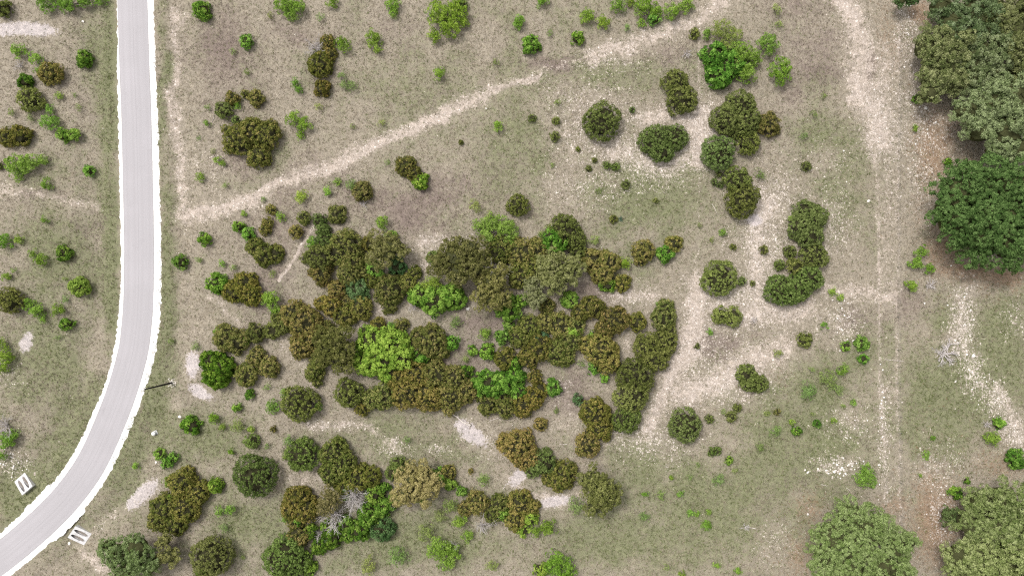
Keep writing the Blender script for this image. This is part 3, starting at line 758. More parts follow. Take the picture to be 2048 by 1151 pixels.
# --- right of the road, around and below the diagonal track, left part
A_('R', (812, 332, 22), (828, 346, 17)); A_('G', (842, 364, 17)); A_('P', (775, 325, 7))
A_('R', (725, 383, 21)); A_('M', (674, 363, 9)); A_('P', (703, 369, 16)); A_('M', (655, 381, 12)); A_('M', (603, 394, 15))
A_('G', (410, 479, 13)); A_('G', (360, 524, 14)); A_('M', (488, 426, 8)); A_('P', (398, 518, 9)); A_('M', (445, 527, 8)); A_('P', (470, 533, 9))
A_('G', (478, 452, 12)); A_('G', (497, 469, 13))
A_('R', (675, 429, 19)); A_('R', (608, 436, 13)); A_('R', (592, 464, 13)); A_('R', (543, 420, 11)); A_('M', (562, 433, 12))
A_('R', (536, 446, 12), (531, 460, 12)); A_('M', (763, 446, 15)); A_('P', (527, 397, 7)); A_('P', (545, 548, 9))
A_('R', (512, 494, 20), (530, 508, 25), (552, 507, 18))
A_('G', (436, 568, 22)); A_('R', (470, 582, 25), (492, 570, 27), (503, 588, 26))
A_('R', (455, 674, 28), (475, 683, 24)); A_('M', (436, 662, 10)); A_('G', (486, 679, 12)); A_('R', (513, 665, 21))
A_('G', (424, 720, 21), (445, 734, 26), (438, 756, 22), (420, 752, 16)); A_('R', (494, 748, 25))
A_('R', (515, 712, 20), (540, 732, 22))
A_('P', (340, 682, 8)); A_('P', (392, 692, 10)); A_('M', (540, 598, 20), (550, 622, 13))
# --- the central thicket, left part
A_('J', (640, 440, 13), (646, 460, 14), (652, 482, 17)); A_('M', (626, 485, 15))
A_('R', (690, 497, 36), (705, 520, 26)); A_('J', (640, 515, 25)); A_('J', (615, 516, 12)); A_('R', (643, 546, 23)); A_('R', (698, 545, 25), (728, 540, 16))
A_('R', (737, 488, 15)); A_('L', (770, 500, 33), (795, 495, 20)); A_('G', (746, 535, 16), (758, 548, 10)); A_('B', (795, 532, 19)); A_('G', (782, 474, 12))
A_('R', (782, 577, 31), (780, 608, 18)); A_('R', (815, 565, 18))
A_('R', (675, 578, 19)); A_('B', (714, 580, 25)); A_('R', (665, 614, 20), (645, 606, 15)); A_('R', (690, 630, 24), (722, 615, 24))
A_('R', (588, 628, 27), (612, 645, 33), (628, 672, 30), (606, 690, 26)); A_('J', (547, 660, 16), (566, 648, 18), (555, 635, 12))
A_('L', (668, 682, 34), (682, 712, 28), (654, 705, 22))
A_('G', (745, 682, 30), (785, 684, 32), (802, 712, 28), (765, 715, 33), (735, 728, 25), (778, 742, 22), (716, 718, 18))
A_('G', (782, 655, 10)); A_('R', (757, 648, 15)); A_('R', (804, 650, 14))
A_('R', (642, 722, 18), (629, 745, 19), (636, 764, 10))
A_('R', (862, 682, 32), (842, 672, 20), (882, 700, 18)); A_('G', (905, 684, 13)); A_('G', (842, 715, 17))
# --- central thicket, middle
A_('G', (838, 592, 20), (870, 602, 28), (900, 592, 25), (918, 600, 16)); A_('M', (868, 566, 18), (848, 572, 14))
A_('L', (882, 526, 24), (910, 512, 32), (940, 500, 28), (952, 530, 26), (918, 545, 25)); A_('J', (868, 516, 14))
A_('M', (960, 450, 18), (985, 445, 22), (1012, 455, 26), (975, 474, 20), (1022, 480, 20)); A_('P', (949, 410, 15)); A_('P', (980, 430, 11))
A_('L', (985, 556, 29), (974, 590, 27), (1002, 598, 20)); A_('R', (1000, 500, 28), (1025, 490, 18))
A_('G', (1018, 618, 24)); A_('G', (1045, 600, 12))
A_('M', (970, 665, 16)); A_('P', (912, 645, 15)); A_('G', (945, 701, 10)); A_('G', (975, 703, 16)); A_('G', (1006, 673, 14)); A_('G', (1018, 650, 11)); A_('P', (932, 717, 10)); A_('G', (933, 741, 13))
A_('R', (1010, 715, 22))
A_('J', (1036, 411, 22)); A_('J', (1128, 458, 28), (1150, 480, 20), (1156, 502, 15)); A_('G', (1108, 482, 27)); A_('P', (1086, 466, 14)); A_('P', (1189, 481, 13))
A_('R', (1044, 508, 32), (1072, 500, 24)); A_('R', (1068, 534, 31), (1042, 548, 28)); A_('L', (1068, 580, 22), (1070, 600, 16))
A_('L', (1104, 527, 25), (1130, 546, 29), (1110, 566, 23), (1146, 530, 19), (1090, 550, 18))
A_('R', (1184, 520, 23), (1215, 526, 24), (1204, 546, 24)); A_('M', (1250, 526, 16)); A_('G', (1214, 568, 16)); A_('R', (1244, 566, 18))
A_('R', (1287, 502, 25)); A_('G', (1330, 507, 18)); A_('R', (1348, 487, 18))
# --- central thicket, right part
A_('R', (1182, 614, 24), (1160, 625, 18)); A_('G', (1140, 600, 17)); A_('R', (1120, 650, 25), (1092, 642, 20)); A_('R', (1060, 652, 24), (1038, 672, 22)); A_('R', (1080, 694, 27), (1058, 712, 22)); A_('R', (1112, 702, 26), (1132, 715, 18))
A_('R', (1150, 652, 20), (1140, 684, 22)); A_('G', (1144, 661, 17)); A_('B', (1080, 676, 16)); A_('M', (1171, 696, 8)); A_('G', (1186, 670, 9))
A_('R', (1230, 640, 29), (1208, 658, 20)); A_('R', (1202, 700, 33), (1216, 722, 24), (1176, 690, 20)); A_('R', (1275, 643, 19))
A_('R', (1326, 636, 26), (1331, 618, 21)); A_('M', (1318, 609, 9))
A_('J', (1294, 692, 27), (1330, 684, 25), (1312, 712, 28), (1336, 662, 16))
A_('J', (1270, 752, 36)); A_('J', (1262, 790, 34)); A_('J', (1252, 838, 28))
A_('R', (1190, 826, 30), (1200, 855, 26)); A_('R', (1177, 888, 26))
A_('G', (1187, 736, 11)); A_('P', (1161, 727, 9)); A_('G', (1209, 756, 8)); A_('G', (1105, 773, 17)); A_('B', (1157, 799, 11)); A_('R', (1081, 848, 15)); A_('P', (1112, 820, 8))
# --- central thicket, lower edge
A_('J', (698, 785, 26)); A_('R', (725, 816, 14)); A_('R', (748, 795, 22), (770, 790, 26)); A_('R', (800, 762, 26), (832, 752, 30)); A_('R', (815, 785, 34), (855, 788, 32)); A_('R', (872, 750, 30), (908, 758, 28)); A_('R', (900, 792, 30), (930, 782, 24))
A_('G', (748, 802, 9)); A_('G', (916, 773, 10))
A_('G', (975, 770, 28), (1006, 766, 24), (1030, 752, 20), (1036, 784, 18)); A_('R', (975, 806, 22), (1010, 812, 22)); A_('R', (1046, 810, 23), (1068, 795, 22), (1080, 778, 16)); A_('R', (1070, 752, 14)); A_('G', (1030, 728, 14))
A_('J', (600, 805, 33)); A_('M', (548, 812, 17)); A_('M', (570, 784, 10)); A_('M', (637, 811, 10)); A_('R', (548, 857, 7)); A_('P', (535, 772, 8))
# --- open ground right of the thicket
A_('J', (1438, 556, 35)); A_('J', (1440, 630, 17), (1465, 633, 19)); A_('J', (1492, 748, 20), (1500, 762, 20), (1520, 768, 16))
A_('J', (1613, 428, 27), (1627, 436, 26), (1603, 455, 27), (1618, 470, 26)); A_('M', (1583, 437, 9)); A_('J', (1626, 511, 27))
A_('J', (1579, 504, 13)); A_('J', (1558, 530, 11)); A_('J', (1588, 533, 17)); A_('J', (1560, 580, 30), (1590, 578, 30), (1618, 556, 26))
A_('J', (1227, 438, 8)); A_('J', (1311, 401, 6)); A_('M', (1446, 464, 9)); A_('J', (1466, 494, 7)); A_('J', (1527, 500, 9)); A_('J', (1484, 562, 9)); A_('J', (1504, 566, 6))
A_('M', (1421, 663, 8)); A_('P', (1424, 479, 7)); A_('P', (1399, 451, 7)); A_('J', (1394, 692, 6))
A_('M', (1664, 583, 10), (1682, 594, 10)); A_('M', (1649, 651, 9)); A_('J', (1608, 679, 15)); A_('G', (1692, 692, 9)); A_('G', (1722, 687, 15)); A_('G', (1726, 717, 9))
A_('M', (1684, 738, 14)); A_('P', (1655, 757, 20)); A_('P', (1621, 739, 8)); A_('P', (1556, 706, 11))
A_('M', (1842, 503, 14), (1830, 525, 16), (1860, 536, 13)); A_('M', (1822, 571, 14))
A_('J', (1370, 850, 33)); A_('J', (1419, 837, 9)); A_('J', (1462, 832, 11)); A_('J', (1474, 815, 9)); A_('J', (1424, 903, 9), (1436, 901, 8)); A_('G', (1457, 919, 9)); A_('P', (1447, 822, 7))
A_('P', (1435, 958, 14)); A_('P', (1519, 893, 12))
for q in ((1342, 955, 7), (1361, 987, 8), (1412, 1050, 12), (1394, 1026, 7), (1379, 1024, 9), (1432, 1129, 8), (1476, 1140, 8), (1364, 1147, 8), (1291, 987, 8), (1417, 1022, 7)): A_('M', q)
for q in ((1322, 990, 11), (1290, 1034, 13), (1470, 940, 7), (1334, 1132, 7), (1396, 928, 6), (1380, 954, 7), (1533, 826, 8)): A_('P', q)
A_('G', (1633, 845, 8)); A_('G', (1593, 860, 10)); A_('M', (1583, 843, 7)); A_('R', (1553, 822, 7)); A_('M', (1666, 840, 7)); A_('P', (1549, 860, 14)); A_('P', (1684, 810, 7)); A_('M', (1706, 804, 8)); A_('P', (1615, 780, 20)); A_('P', (1673, 777, 15)); A_('P', (1623, 826, 6))
A_('M', (1730, 938, 15), (1720, 956, 17), (1742, 958, 14)); A_('M', (1866, 874, 7)); A_('M', (1851, 909, 9)); A_('G', (1933, 960, 6)); A_('M', (1839, 950, 5))
A_('G', (1998, 847, 12)); A_('M', (1985, 876, 18)); A_('G', (2031, 917, 19))
# --- lower right trees
A_('Y', (1700, 1030, 36), (1665, 1070, 42), (1735, 1060, 44), (1712, 1095, 45), (1785, 1085, 36), (1655, 1110, 40), (1812, 1078, 18), (1695, 1135, 45), (1765, 1130, 40), (1800, 1140, 26))
A_('Y', (1958, 1005, 36), (2005, 1000, 42), (1988, 1045, 46), (1935, 1045, 30), (2040, 1050, 46))
A_('Y', (1918, 1112, 36), (1965, 1110, 46), (2025, 1110, 48), (1985, 1150, 46), (2050, 1150, 40), (1930, 1150, 34))
A_('G', (1912, 984, 13)); A_('E', (1896, 1028, 18))
# --- lower left
A_('G', (383, 850, 19)); A_('M', (428, 836, 14)); A_('M', (445, 853, 9)); A_('P', (475, 849, 16)); A_('M', (503, 857, 10)); A_('G', (475, 814, 9)); A_('G', (499, 787, 10)); A_('M', (462, 902, 9)); A_('J', (504, 881, 15))
A_('G', (320, 907, 11)); A_('G', (334, 926, 11), (347, 915, 10)); A_('M', (270, 932, 9))
A_('R', (365, 965, 30), (394, 985, 27), (372, 1015, 32)); A_('R', (330, 1015, 30), (318, 1040, 24), (350, 1048, 24)); A_('M', (338, 962, 13), (340, 996, 12))
A_('G', (432, 970, 16)); A_('M', (440, 1020, 11), (462, 1016, 12)); A_('P', (450, 1054, 11))
A_('J', (511, 950, 42)); A_('J', (425, 1112, 40)); A_('G', (408, 1140, 16)); A_('P', (487, 1113, 7))
A_('Y', (240, 1105, 32), (275, 1095, 30), (218, 1090, 18), (300, 1128, 26), (255, 1140, 28)); A_('L', (340, 1110, 22), (330, 1080, 16))
# --- lower middle
A_('J', (606, 907, 30), (592, 930, 10)); A_('P', (578, 880, 14)); A_('M', (571, 912, 8)); A_('P', (534, 890, 8))
A_('R', (670, 905, 29), (686, 925, 29), (662, 945, 22)); A_('R', (715, 956, 27), (742, 952, 22), (690, 972, 20)); A_('J', (798, 926, 16), (785, 945, 14))
A_('R', (597, 996, 28), (612, 1015, 28), (582, 1018, 20)); A_('M', (572, 1034, 12), (630, 1020, 9)); A_('L', (662, 995, 21), (652, 1015, 15)); A_('G', (694, 974, 12), (697, 991, 10))
A_('G', (748, 986, 18)); A_('G', (738, 1028, 23), (764, 1014, 20), (786, 1004, 14)); A_('G', (720, 1060, 19), (700, 1067, 15)); A_('G', (770, 974, 11)); A_('B', (765, 1057, 25))
A_('G', (664, 1076, 20), (640, 1090, 17), (622, 1062, 15)); A_('R', (598, 1068, 23), (590, 1045, 14))
A_('J', (568, 1112, 36), (592, 1128, 28), (585, 1092, 20)); A_('G', (620, 1134, 15), (615, 1114, 10))
A_('L', (820, 956, 28), (850, 950, 26), (842, 978, 27), (810, 985, 24), (866, 970, 18)); A_('G', (875, 948, 14)); A_('R', (896, 945, 16)); A_('G', (901, 966, 13)); A_('G', (840, 993, 12)); A_('G', (922, 981, 11))
A_('P', (965, 957, 15)); A_('R', (942, 942, 6)); A_('P', (815, 879, 10))
A_('R', (955, 1005, 24), (930, 1018, 16)); A_('R', (1000, 1005, 20), (985, 1030, 18)); A_('M', (918, 1042, 17)); A_('G', (1005, 1028, 15)); A_('P', (985, 1130, 14))
A_('M', (878, 1095, 27), (905, 1106, 22), (893, 1126, 18)); A_('P', (795, 1110, 24)); A_('P', (738, 1130, 20)); A_('P', (900, 1010, 18))
A_('R', (1036, 893, 36), (1055, 915, 26), (1014, 886, 22)); A_('J', (1086, 922, 25), (1066, 936, 18)); A_('R', (1130, 945, 27), (1118, 962, 22), (1098, 958, 16))
A_('L', (1184, 962, 31), (1206, 985, 31), (1190, 1010, 22), (1226, 980, 20)); A_('P', (1154, 1012, 20))
A_('R', (1040, 1005, 28), (1062, 1012, 18), (1030, 1040, 24)); A_('G', (1061, 1034, 16), (1046, 1060, 13)); A_('M', (1098, 1054, 19), (1072, 1060, 15))
A_('M', (1112, 1126, 28), (1132, 1140, 26)); A_('G', (1080, 1138, 14))

A_('G', (690, 1044, 15)); A_('G', (655, 1052, 13)); A_('P', (850, 1062, 20)); A_('P', (880, 1032, 16)); A_('M', (935, 1070, 14)); A_('R', (745, 560, 16)); A_('R', (830, 545, 15)); A_('G', (598, 1040, 11)); A_('R', (700, 600, 14)); A_('R', (1095, 610, 15)); A_('R', (960, 545, 14)); A_('R', (655, 655, 14))

# bare dead shrubs: px x, y, r px, height m, stems
DEADS = [(38, 130, 15, 1.4, 9), (858, 28, 12, 1.6, 8), (632, 97, 22, 2.3, 16), (1374, 107, 14, 1.0, 10), (1864, 570, 17, 0.9, 10), (1890, 708, 30, 0.9, 14),
         (8, 850, 24, 2.0, 11), (708, 997, 22, 5.2, 16), (668, 1033, 27, 4.6, 16), (964, 1054, 15, 3.0, 12), (1491, 1054, 12, 0.6, 9), (1507, 640, 10, 0.7, 9),
         (1976, 848, 11, 1.2, 9), (640, 1068, 10, 3.0, 8), (826, 612, 14, 1.6, 8), (727, 408, 14, 0.6, 8), (905, 1092, 16, 3.0, 8), (812, 990, 12, 5.0, 7), (990, 545, 18, 6.6, 9), (985, 1045, 8, 2.4, 7)]

# ------------------------------------------------------------------ labels for the plants
NOUN = {'J': 'dark green juniper', 'R': 'rusty olive juniper', 'G': 'bright leafy bush', 'M': 'yellow green mesquite', 'P': 'sparse pale mesquite',
        'O': 'grey green oak', 'Y': 'light green oak', 'E': 'deep green oak', 'L': 'drab olive oak', 'B': 'blue green bush', 'D': 'bare grey dead shrub'}
CAT = {'J': 'shrub', 'R': 'shrub', 'G': 'bush', 'M': 'shrub', 'P': 'shrub', 'O': 'tree', 'Y': 'tree', 'E': 'tree', 'L': 'tree', 'B': 'bush', 'D': 'dead shrub'}
ORD = ['first', 'second', 'third', 'fourth', 'fifth', 'sixth', 'seventh', 'eighth', 'ninth', 'tenth', 'eleventh', 'twelfth', 'thirteenth', 'fourteenth', 'fifteenth', 'sixteenth']
def region(x, y):
    ytrack = 430 - (x - 370) * 0.402
    if x < 238 and y < 1000:
        return ('left of the road near the top' if y < 300 else 'left of the road halfway down' if y < 590 else 'left of the road beside its bend')
    if y < ytrack and x < 1420:
        return ('above the dirt track near the road' if x < 620 else 'above the middle of the dirt track' if x < 1000 else 'above the upper end of the dirt track')
    if x > 1793:
        return 'right of the fence at the top' if y < 330 else 'right of the fence halfway down' if y < 800 else 'right of the fence at the bottom'
    if x > 1375 and y < 175: return 'in the leafy clump left of the fence'
    if x > 1375 and y < 420: return 'on pale ground left of the upper fence'
    if x > 1375 and y < 640: return 'on pale ground left of the middle fence'
    if x > 1375 and y < 900: return 'in the open left of the lower fence'
    if x > 1265 and y > 915: return 'in the meadow at the lower right'
    if y < 440 and x > 880: return 'on open ground below the dirt track'
    if x < 580 and y < 780: return 'between the road bend and the thicket'
    if x < 560: return 'right of the road below the pole'
    if y < 860:
        s = 'upper' if y < 560 else 'middle' if y < 690 else 'lower'
        return f"in the {s} thicket's " + ('left side' if x < 830 else 'centre' if x < 1040 else 'right side')
    return 'in the bottom thicket ' + ('left of centre' if x < 780 else 'at centre' if x < 1000 else 'right of centre')
def size_word(r): return 'tiny' if r < 8.5 else 'small' if r < 15 else 'medium' if r < 24 else 'large'
entries = []
for k, l, kw in PL:
    a = np.array(l); cx = float(np.average(a[:, 0], weights=a[:, 2] ** 2)); cy = float(np.average(a[:, 1], weights=a[:, 2] ** 2))
    rr = float(0.5 * max((a[:, 0] + a[:, 2]).max() - (a[:, 0] - a[:, 2]).min(), (a[:, 1] + a[:, 2]).max() - (a[:, 1] - a[:, 2]).min()))
    entries.append([k, l, cx, cy, rr])
for d in DEADS: entries.append(['D', d, d[0], d[1], d[2]])
buckets = {}
for i, e in enumerate(entries):
    buckets.setdefault((e[0], '' if e[0] == 'D' else size_word(e[4]), region(e[2], e[3])), []).append(i)
LABEL = {}
for (k, s, rg), ids in buckets.items():
    ids.sort(key=lambda i: entries[i][2])
    base = (s + ' ' if s else '') + NOUN[k]
    for n, i in enumerate(ids):
        if len(ids) == 1: LABEL[i] = f"{base} {rg}"
        elif n == 0: LABEL[i] = f"leftmost {base} {rg}"
        elif n == len(ids) - 1: LABEL[i] = f"rightmost {base} {rg}"
        else: LABEL[i] = f"{ORD[n]} {base} from the left {rg}"

# ------------------------------------------------------------------ build the plants
for i, (k, l, cx, cy, rr) in enumerate(entries):
    rng = np.random.default_rng(1000 + i)
    grp = NOUN[k] + ' plants across the range' if k not in 'OYEL' else NOUN[k] + ' trees'
    if k == 'D':
        x, y, r, h, ns = l
        wx, wy = px(x, y, h * 0.5)
        root = empty("dead_shrub", (wx, wy, gz1(wx, wy)))
        tag(root, LABEL[i], 'dead shrub', 'bare grey dead shrubs')
        dens = 1.5 if r > 18 else 1.2
        obj("branches", dead_mesh(r * K * (1 - h * .5 / H), h, rng, ns, dens=dens), M_DEAD, root)
        st, sf = tube([(0, 0, -.2), (0, 0, .05), (0.02, 0.01, max(.15, h * .3))], [.09, .08, .05], 6)
        obj("trunk", mesh_np("trunk", st, sf, 4, smooth=True), M_DEAD, root)
        continue
    big = rr * K
    lobes = []
    ll = list(l)
    if k in 'RGB':                                   # uneven crowns: smaller side boughs round each main one
        ll = []
        for (x, y, r) in l:
            if r < 15: ll.append((x, y, r)); continue
            ll.append((x, y, r * .90)); t0 = rng.uniform(0, 6.28)
            for j in range(4):
                t = t0 + j * 1.57 + rng.normal(0, .35); q = r * rng.uniform(.58, .82)
                ll.append((x + q * math.cos(t), y + q * math.sin(t), r * rng.uniform(.30, .46)))
    for (x, y, r) in ll:
        rm = r * K * (1.0 if k in 'MP' else 1.13 if (540 < x < 1260 and 430 < y < 835) or (540 < x < 930 and y > 890) else 1.15 if k == 'E' else 1.10 if k in 'OY' else 1.05); top = lobe_height(k, rm, big) * rng.uniform(.9, 1.1)
        if k in 'OYEL': zc, hz = top * .60, top * .40
        elif k in 'MP': zc, hz = top * .52, top * .48
        else: zc, hz = top * .42, top * .58
        s = 1 - zc / H
        wx, wy = px(x, y, zc)
        lobes.append([wx, wy, zc, rm * s, hz])
    bx = np.average([q[0] for q in lobes], weights=[q[3] ** 2 for q in lobes]); by = np.average([q[1] for q in lobes], weights=[q[3] ** 2 for q in lobes])
    z0 = gz1(bx, by)
    lobes = [(q[0] - bx, q[1] - by, q[2], q[3], q[4]) for q in lobes]
    root = empty(KINDS[k]['name'], (bx, by, z0))
    tag(root, LABEL[i], CAT[k], grp)
    obj("crown", crown_mesh(k, lobes, rng), M_LEAF, root)
    obj("trunk", trunk_mesh(k, lobes, rng), M_BARK, root)

# ------------------------------------------------------------------ yucca rosette on the open ground
yx, yy = px(1241, 438); yroot = empty("yucca_plant", (yx, yy, gz1(yx, yy)))
tag(yroot, "blue green spiky yucca rosette beside a tiny juniper on open ground", "yucca")
YV = []; rng = np.random.default_rng(5)
for j in range(34):
    t = rng.uniform(0, 6.28); el = rng.uniform(.1, 1.3); L = rng.uniform(.45, .75)
    d = np.array([math.cos(t) * math.cos(el), math.sin(t) * math.cos(el), math.sin(el)]); s = np.array([-math.sin(t), math.cos(t), 0]) * .035
    a = np.array([0, 0, .12])
    YV += [a - s, a + d * L * .5 - s * 1.3 + (0, 0, .03), a + d * L, a + d * L * .5 + s * 1.3 + (0, 0, .03), ]
YV = np.array(YV); obj("leaves", mesh_np("leaves", YV, np.arange(len(YV)).reshape(-1, 4), 4, np.tile((.12, .19, .13), (len(YV), 1))), M_LEAF, yroot)
tv, tf = tube([(0, 0, -.15), (0, 0, .06), (0, 0, .16)], [.09, .08, .05], 7); obj("stem", mesh_np("stem", tv, tf, 4, smooth=True), M_BARK, yroot)

# ------------------------------------------------------------------ grass (stuff)
rng = np.random.default_rng(77)
NT_ = 215000
tx = rng.uniform(-100, 100, NT_); ty = rng.uniform(-60, 60, NT_)
c_ = cover(tx, ty)
dirt, speck, pave, green, brown, lit, rd_d = c_
dens = np.clip(1.05 - 1.25 * dirt - 0.55 * speck - 1.1 * pave - 0.35 * lit, 0.04, 1) * (0.45 + 0.9 * fbm(tx, ty, 0.8, 5, 3)) 
keep = (rng.random(NT_) < dens) & (rd_d > ROAD_HW + 0.4 + 1.2 * sstep(0, 1, vnoise(tx, ty, .4, 3)))
for (hx, hy), _u in HEADWALLS:
    wx, wy = px(hx, hy); keep &= np.hypot(tx - wx, ty - wy) > 2.0
u_ = tx / K + CX; v_ = CY - ty / K
sel = np.nonzero(keep)[0]; tx, ty = tx[sel], ty[sel]; green, brown, lit = green[sel], brown[sel], lit[sel]
n = len(tx); tz = gz(tx, ty)
straw = np.array([0.33, 0.280, 0.205]); dull = np.array([0.19, 0.150, 0.122]); grn = np.array([0.15, 0.170, 0.065]); red = np.array([.27, .18, .11])
gq = rng.random(n)
tc_ = np.where((gq < 0.12 + 0.75 * green)[:, None], grn, straw); tc_ = np.where((rng.random(n) < brown * 0.8)[:, None], dull, tc_)
tc_ = np.where((rng.random(n) < lit * 0.6)[:, None], red, tc_) * rng.uniform(.75, 1.2, n)[:, None]
hgt = rng.uniform(.10, .30, n) * (0.75 + 0.5 * green)
GV = []; 
for b in range(3):
    t = rng.uniform(0, 6.28, n); lean = rng.uniform(.5, 2.2, n); wd = rng.uniform(.02, .045, n)
    base = np.stack([tx + rng.normal(0, .05, n), ty + rng.normal(0, .05, n), tz - .01], 1)
    s = np.stack([-np.sin(t) * wd, np.cos(t) * wd, np.zeros(n)], 1)
    tip = base + np.stack([np.cos(t) * hgt * lean, np.sin(t) * hgt * lean, hgt], 1)
    GV.append(np.stack([base - s, base + s, tip], 1))
GV = np.stack(GV, 1).reshape(-1, 3)
gr = obj("grass", mesh_np("grass", GV, np.arange(len(GV)).reshape(-1, 3), 3, np.repeat(tc_, 9, axis=0)), M_GRASS)
tag(gr, "short dry straw and olive grass covering the open range", None, None, "stuff"); TRI[0] += len(GV) // 3

# ------------------------------------------------------------------ stones
def stone_proto(seed, sub=1):
    bm = bmesh.new(); bmesh.ops.create_icosphere(bm, subdivisions=sub, radius=1.0)
    r = np.random.default_rng(seed); f = r.normal(0, 1, (4, 3)); p = r.uniform(0, 6, 4)
    for v in bm.verts:
        c = np.array(v.co); k = 1 + sum(.11 * math.sin(2.2 * f[i] @ c + p[i]) for i in range(4)) + r.normal(0, .06)
        v.co = Vector(c * k * (1.0, .78, .5))
    V = np.array([v.co[:] for v in bm.verts]); bm.faces.ensure_lookup_table(); F = np.array([[v.index for v in q.verts] for q in bm.faces]); bm.free(); return V, F
SP = [stone_proto(i) for i in range(5)]
# loose gravel nobody could count
rng = np.random.default_rng(99)
N = 90000
sx = rng.uniform(-97, 97, N); sy = rng.uniform(-57, 57, N); q = cover(sx, sy)
pr = 0.010 + 0.42 * q[1] ** 1.5 + 0.22 * q[0] + 0.5 * q[2] * 0.5 + 0.20 * q[5]
keep = (rng.random(N) < pr * (0.2 + 1.6 * fbm(sx, sy, .7, 12, 3) ** 1.6)) & (q[6] > ROAD_HW + 1.6)
sx, sy = sx[keep], sy[keep]; sz = gz(sx, sy); n = len(sx)
ov = np.array([(1, 0, 0), (0, 1, 0), (-1, 0, 0), (0, -1, 0), (0, 0, 1.0)]) * (1, .8, .6)
of = np.array([(0, 1, 4), (1, 2, 4), (2, 3, 4), (3, 0, 4)])
s_ = rng.uniform(.04, .11, n) * np.where(rng.random(n) < .12, 1.7, 1); t = rng.uniform(0, 6.28, n)
V = ov[None] * s_[:, None, None] * rng.uniform(.7, 1.3, (n, 5, 1))
V = np.stack([V[..., 0] * np.cos(t)[:, None] - V[..., 1] * np.sin(t)[:, None] + sx[:, None], V[..., 0] * np.sin(t)[:, None] + V[..., 1] * np.cos(t)[:, None] + sy[:, None], V[..., 2] + sz[:, None] - .005], 2)
F = of[None] + 5 * np.arange(n)[:, None, None]
sc_ = np.array([.66, .59, .52]) * rng.uniform(.65, 1.15, n)[:, None]
gv = obj("gravel", mesh_np("gravel", V.reshape(-1, 3), F.reshape(-1, 3), 3, np.repeat(sc_, 5, axis=0)), M_ROCK)
tag(gv, "loose pale limestone gravel scattered over the bare patches", None, None, "stuff"); TRI[0] += 4 * n

# rocks that can be picked out one by one
RPROTO = []
for i in range(6):
    V, F = stone_proto(40 + i)
    col = np.array([.72, .67, .62]) * (0.9 + .03 * i)
    me = mesh_np("limestone_rock", V, F, 3, np.tile(col, (len(V), 1))); me.materials.append(M_ROCK); RPROTO.append(me)
def rock(x, y, r_px, label, group=None, rng=rng):
    wx, wy = px(x, y); r = r_px * K
    o = obj("limestone_rock", RPROTO[int(rng.integers(0, 6))], None, None, (wx, wy, gz1(wx, wy) + r * .18))
    o.scale = (r, r * rng.uniform(.8, 1.15), r * rng.uniform(.7, 1.1)); o.rotation_euler = (rng.uniform(-.2, .2), rng.uniform(-.2, .2), rng.uniform(0, 6.28))
    tag(o, label, 'rock', group)
PILES = [  # list of clusters: centre, spread, count, size range, label, group
    ((1660, 938), (26, 7), 26, (1.4, 3.2), 'white limestone rock in the scatter left of the lower right bush', 'rocks scattered at the lower right'),
    ((1690, 928), (14, 9), 12, (1.3, 2.6), 'white limestone rock in the scatter left of the lower right bush', 'rocks scattered at the lower right'),
    ((1686, 640), (9, 26), 20, (1.2, 2.4), 'pale limestone rock in the scatter left of the middle fence', 'rocks scattered left of the fence'),
    ((1762, 850), (5, 80), 20, (1.2, 2.4), 'white limestone rock in the wheel rut left of the fence', 'rocks along the rut by the fence'),
    ((1925, 640), (18, 50), 18, (1.3, 3.0), 'pale limestone rock in the stony strip at the right', 'rocks in the stony strip'),
    ((1950, 760), (22, 30), 10, (1.3, 2.6), 'pale limestone rock in the stony strip at the right', 'rocks in the stony strip'),
    ((26, 928), (18, 12), 22, (1.3, 2.6), 'pale limestone rock in the pile above the left culvert', 'rocks above the left culvert'),
    ((1835, 170), (12, 55), 20, (1.2, 2.6), 'pale limestone rock between the fence and upper oaks', 'rocks by the upper oaks'),
    ((1880, 1000), (18, 50), 18, (1.2, 2.2), 'pale limestone rock between the two lower right oaks', 'rocks between the lower oaks'),
    ((1815, 40), (10, 30), 12, (1.2, 2.2), 'pale limestone rock by the top of the fence', 'rocks at the top of the fence'),
    ((1715, 860), (18, 20), 10, (1.0, 1.9), 'small pale rock in the grass left of the lower fence', 'small rocks left of the lower fence'),
]
for (c, sp, n, sr, lb, gp) in PILES:
    r_ = np.random.default_rng(int(c[0] * 7 + c[1]))
    for j in range(n):
        rock(c[0] + r_.normal(0, sp[0]), c[1] + r_.normal(0, sp[1]), r_.uniform(*sr), lb, gp, r_)
for x, y, r, lb in [(936, 617, 5, 'white limestone rock below the bright green bush in the thicket'), (1946, 711, 5.0, 'largest white rock in the stony strip at the right'),
                    (1849, 606, 2.6, 'lone white rock right of the fence, above the stony strip'), (1852, 216, 4.5, 'large pale rock below the upper right oak'),
                    (1872, 244, 3.6, 'pale rock in red leaf litter below the upper right oak'), (1737, 402, 4.0, 'pale flat rock in grass left of the middle fence'),
                    (973, 218, 2.6, 'lone white rock just below the diagonal dirt track'), (388, 13, 2.4, 'lone white rock left of the topmost bright green bush'),
                    (1614, 1026, 3.0, 'lone pale rock above the lower right oak'), (361, 833, 5, 'pale flat rock beside the bright green bush below the pole'),
                    (164, 42, 3.0, 'white rock left of the road near the top edge'), (1687, 302, 2.4, 'lone white rock in grass left of the upper fence'),
                    (136, 1087, 4.0, 'pale flat rock beside the lower culvert headwall'), (313, 924, 3.5, 'pale flat rock between two bushes below the pole')]:
    rock(x, y, r, lb)

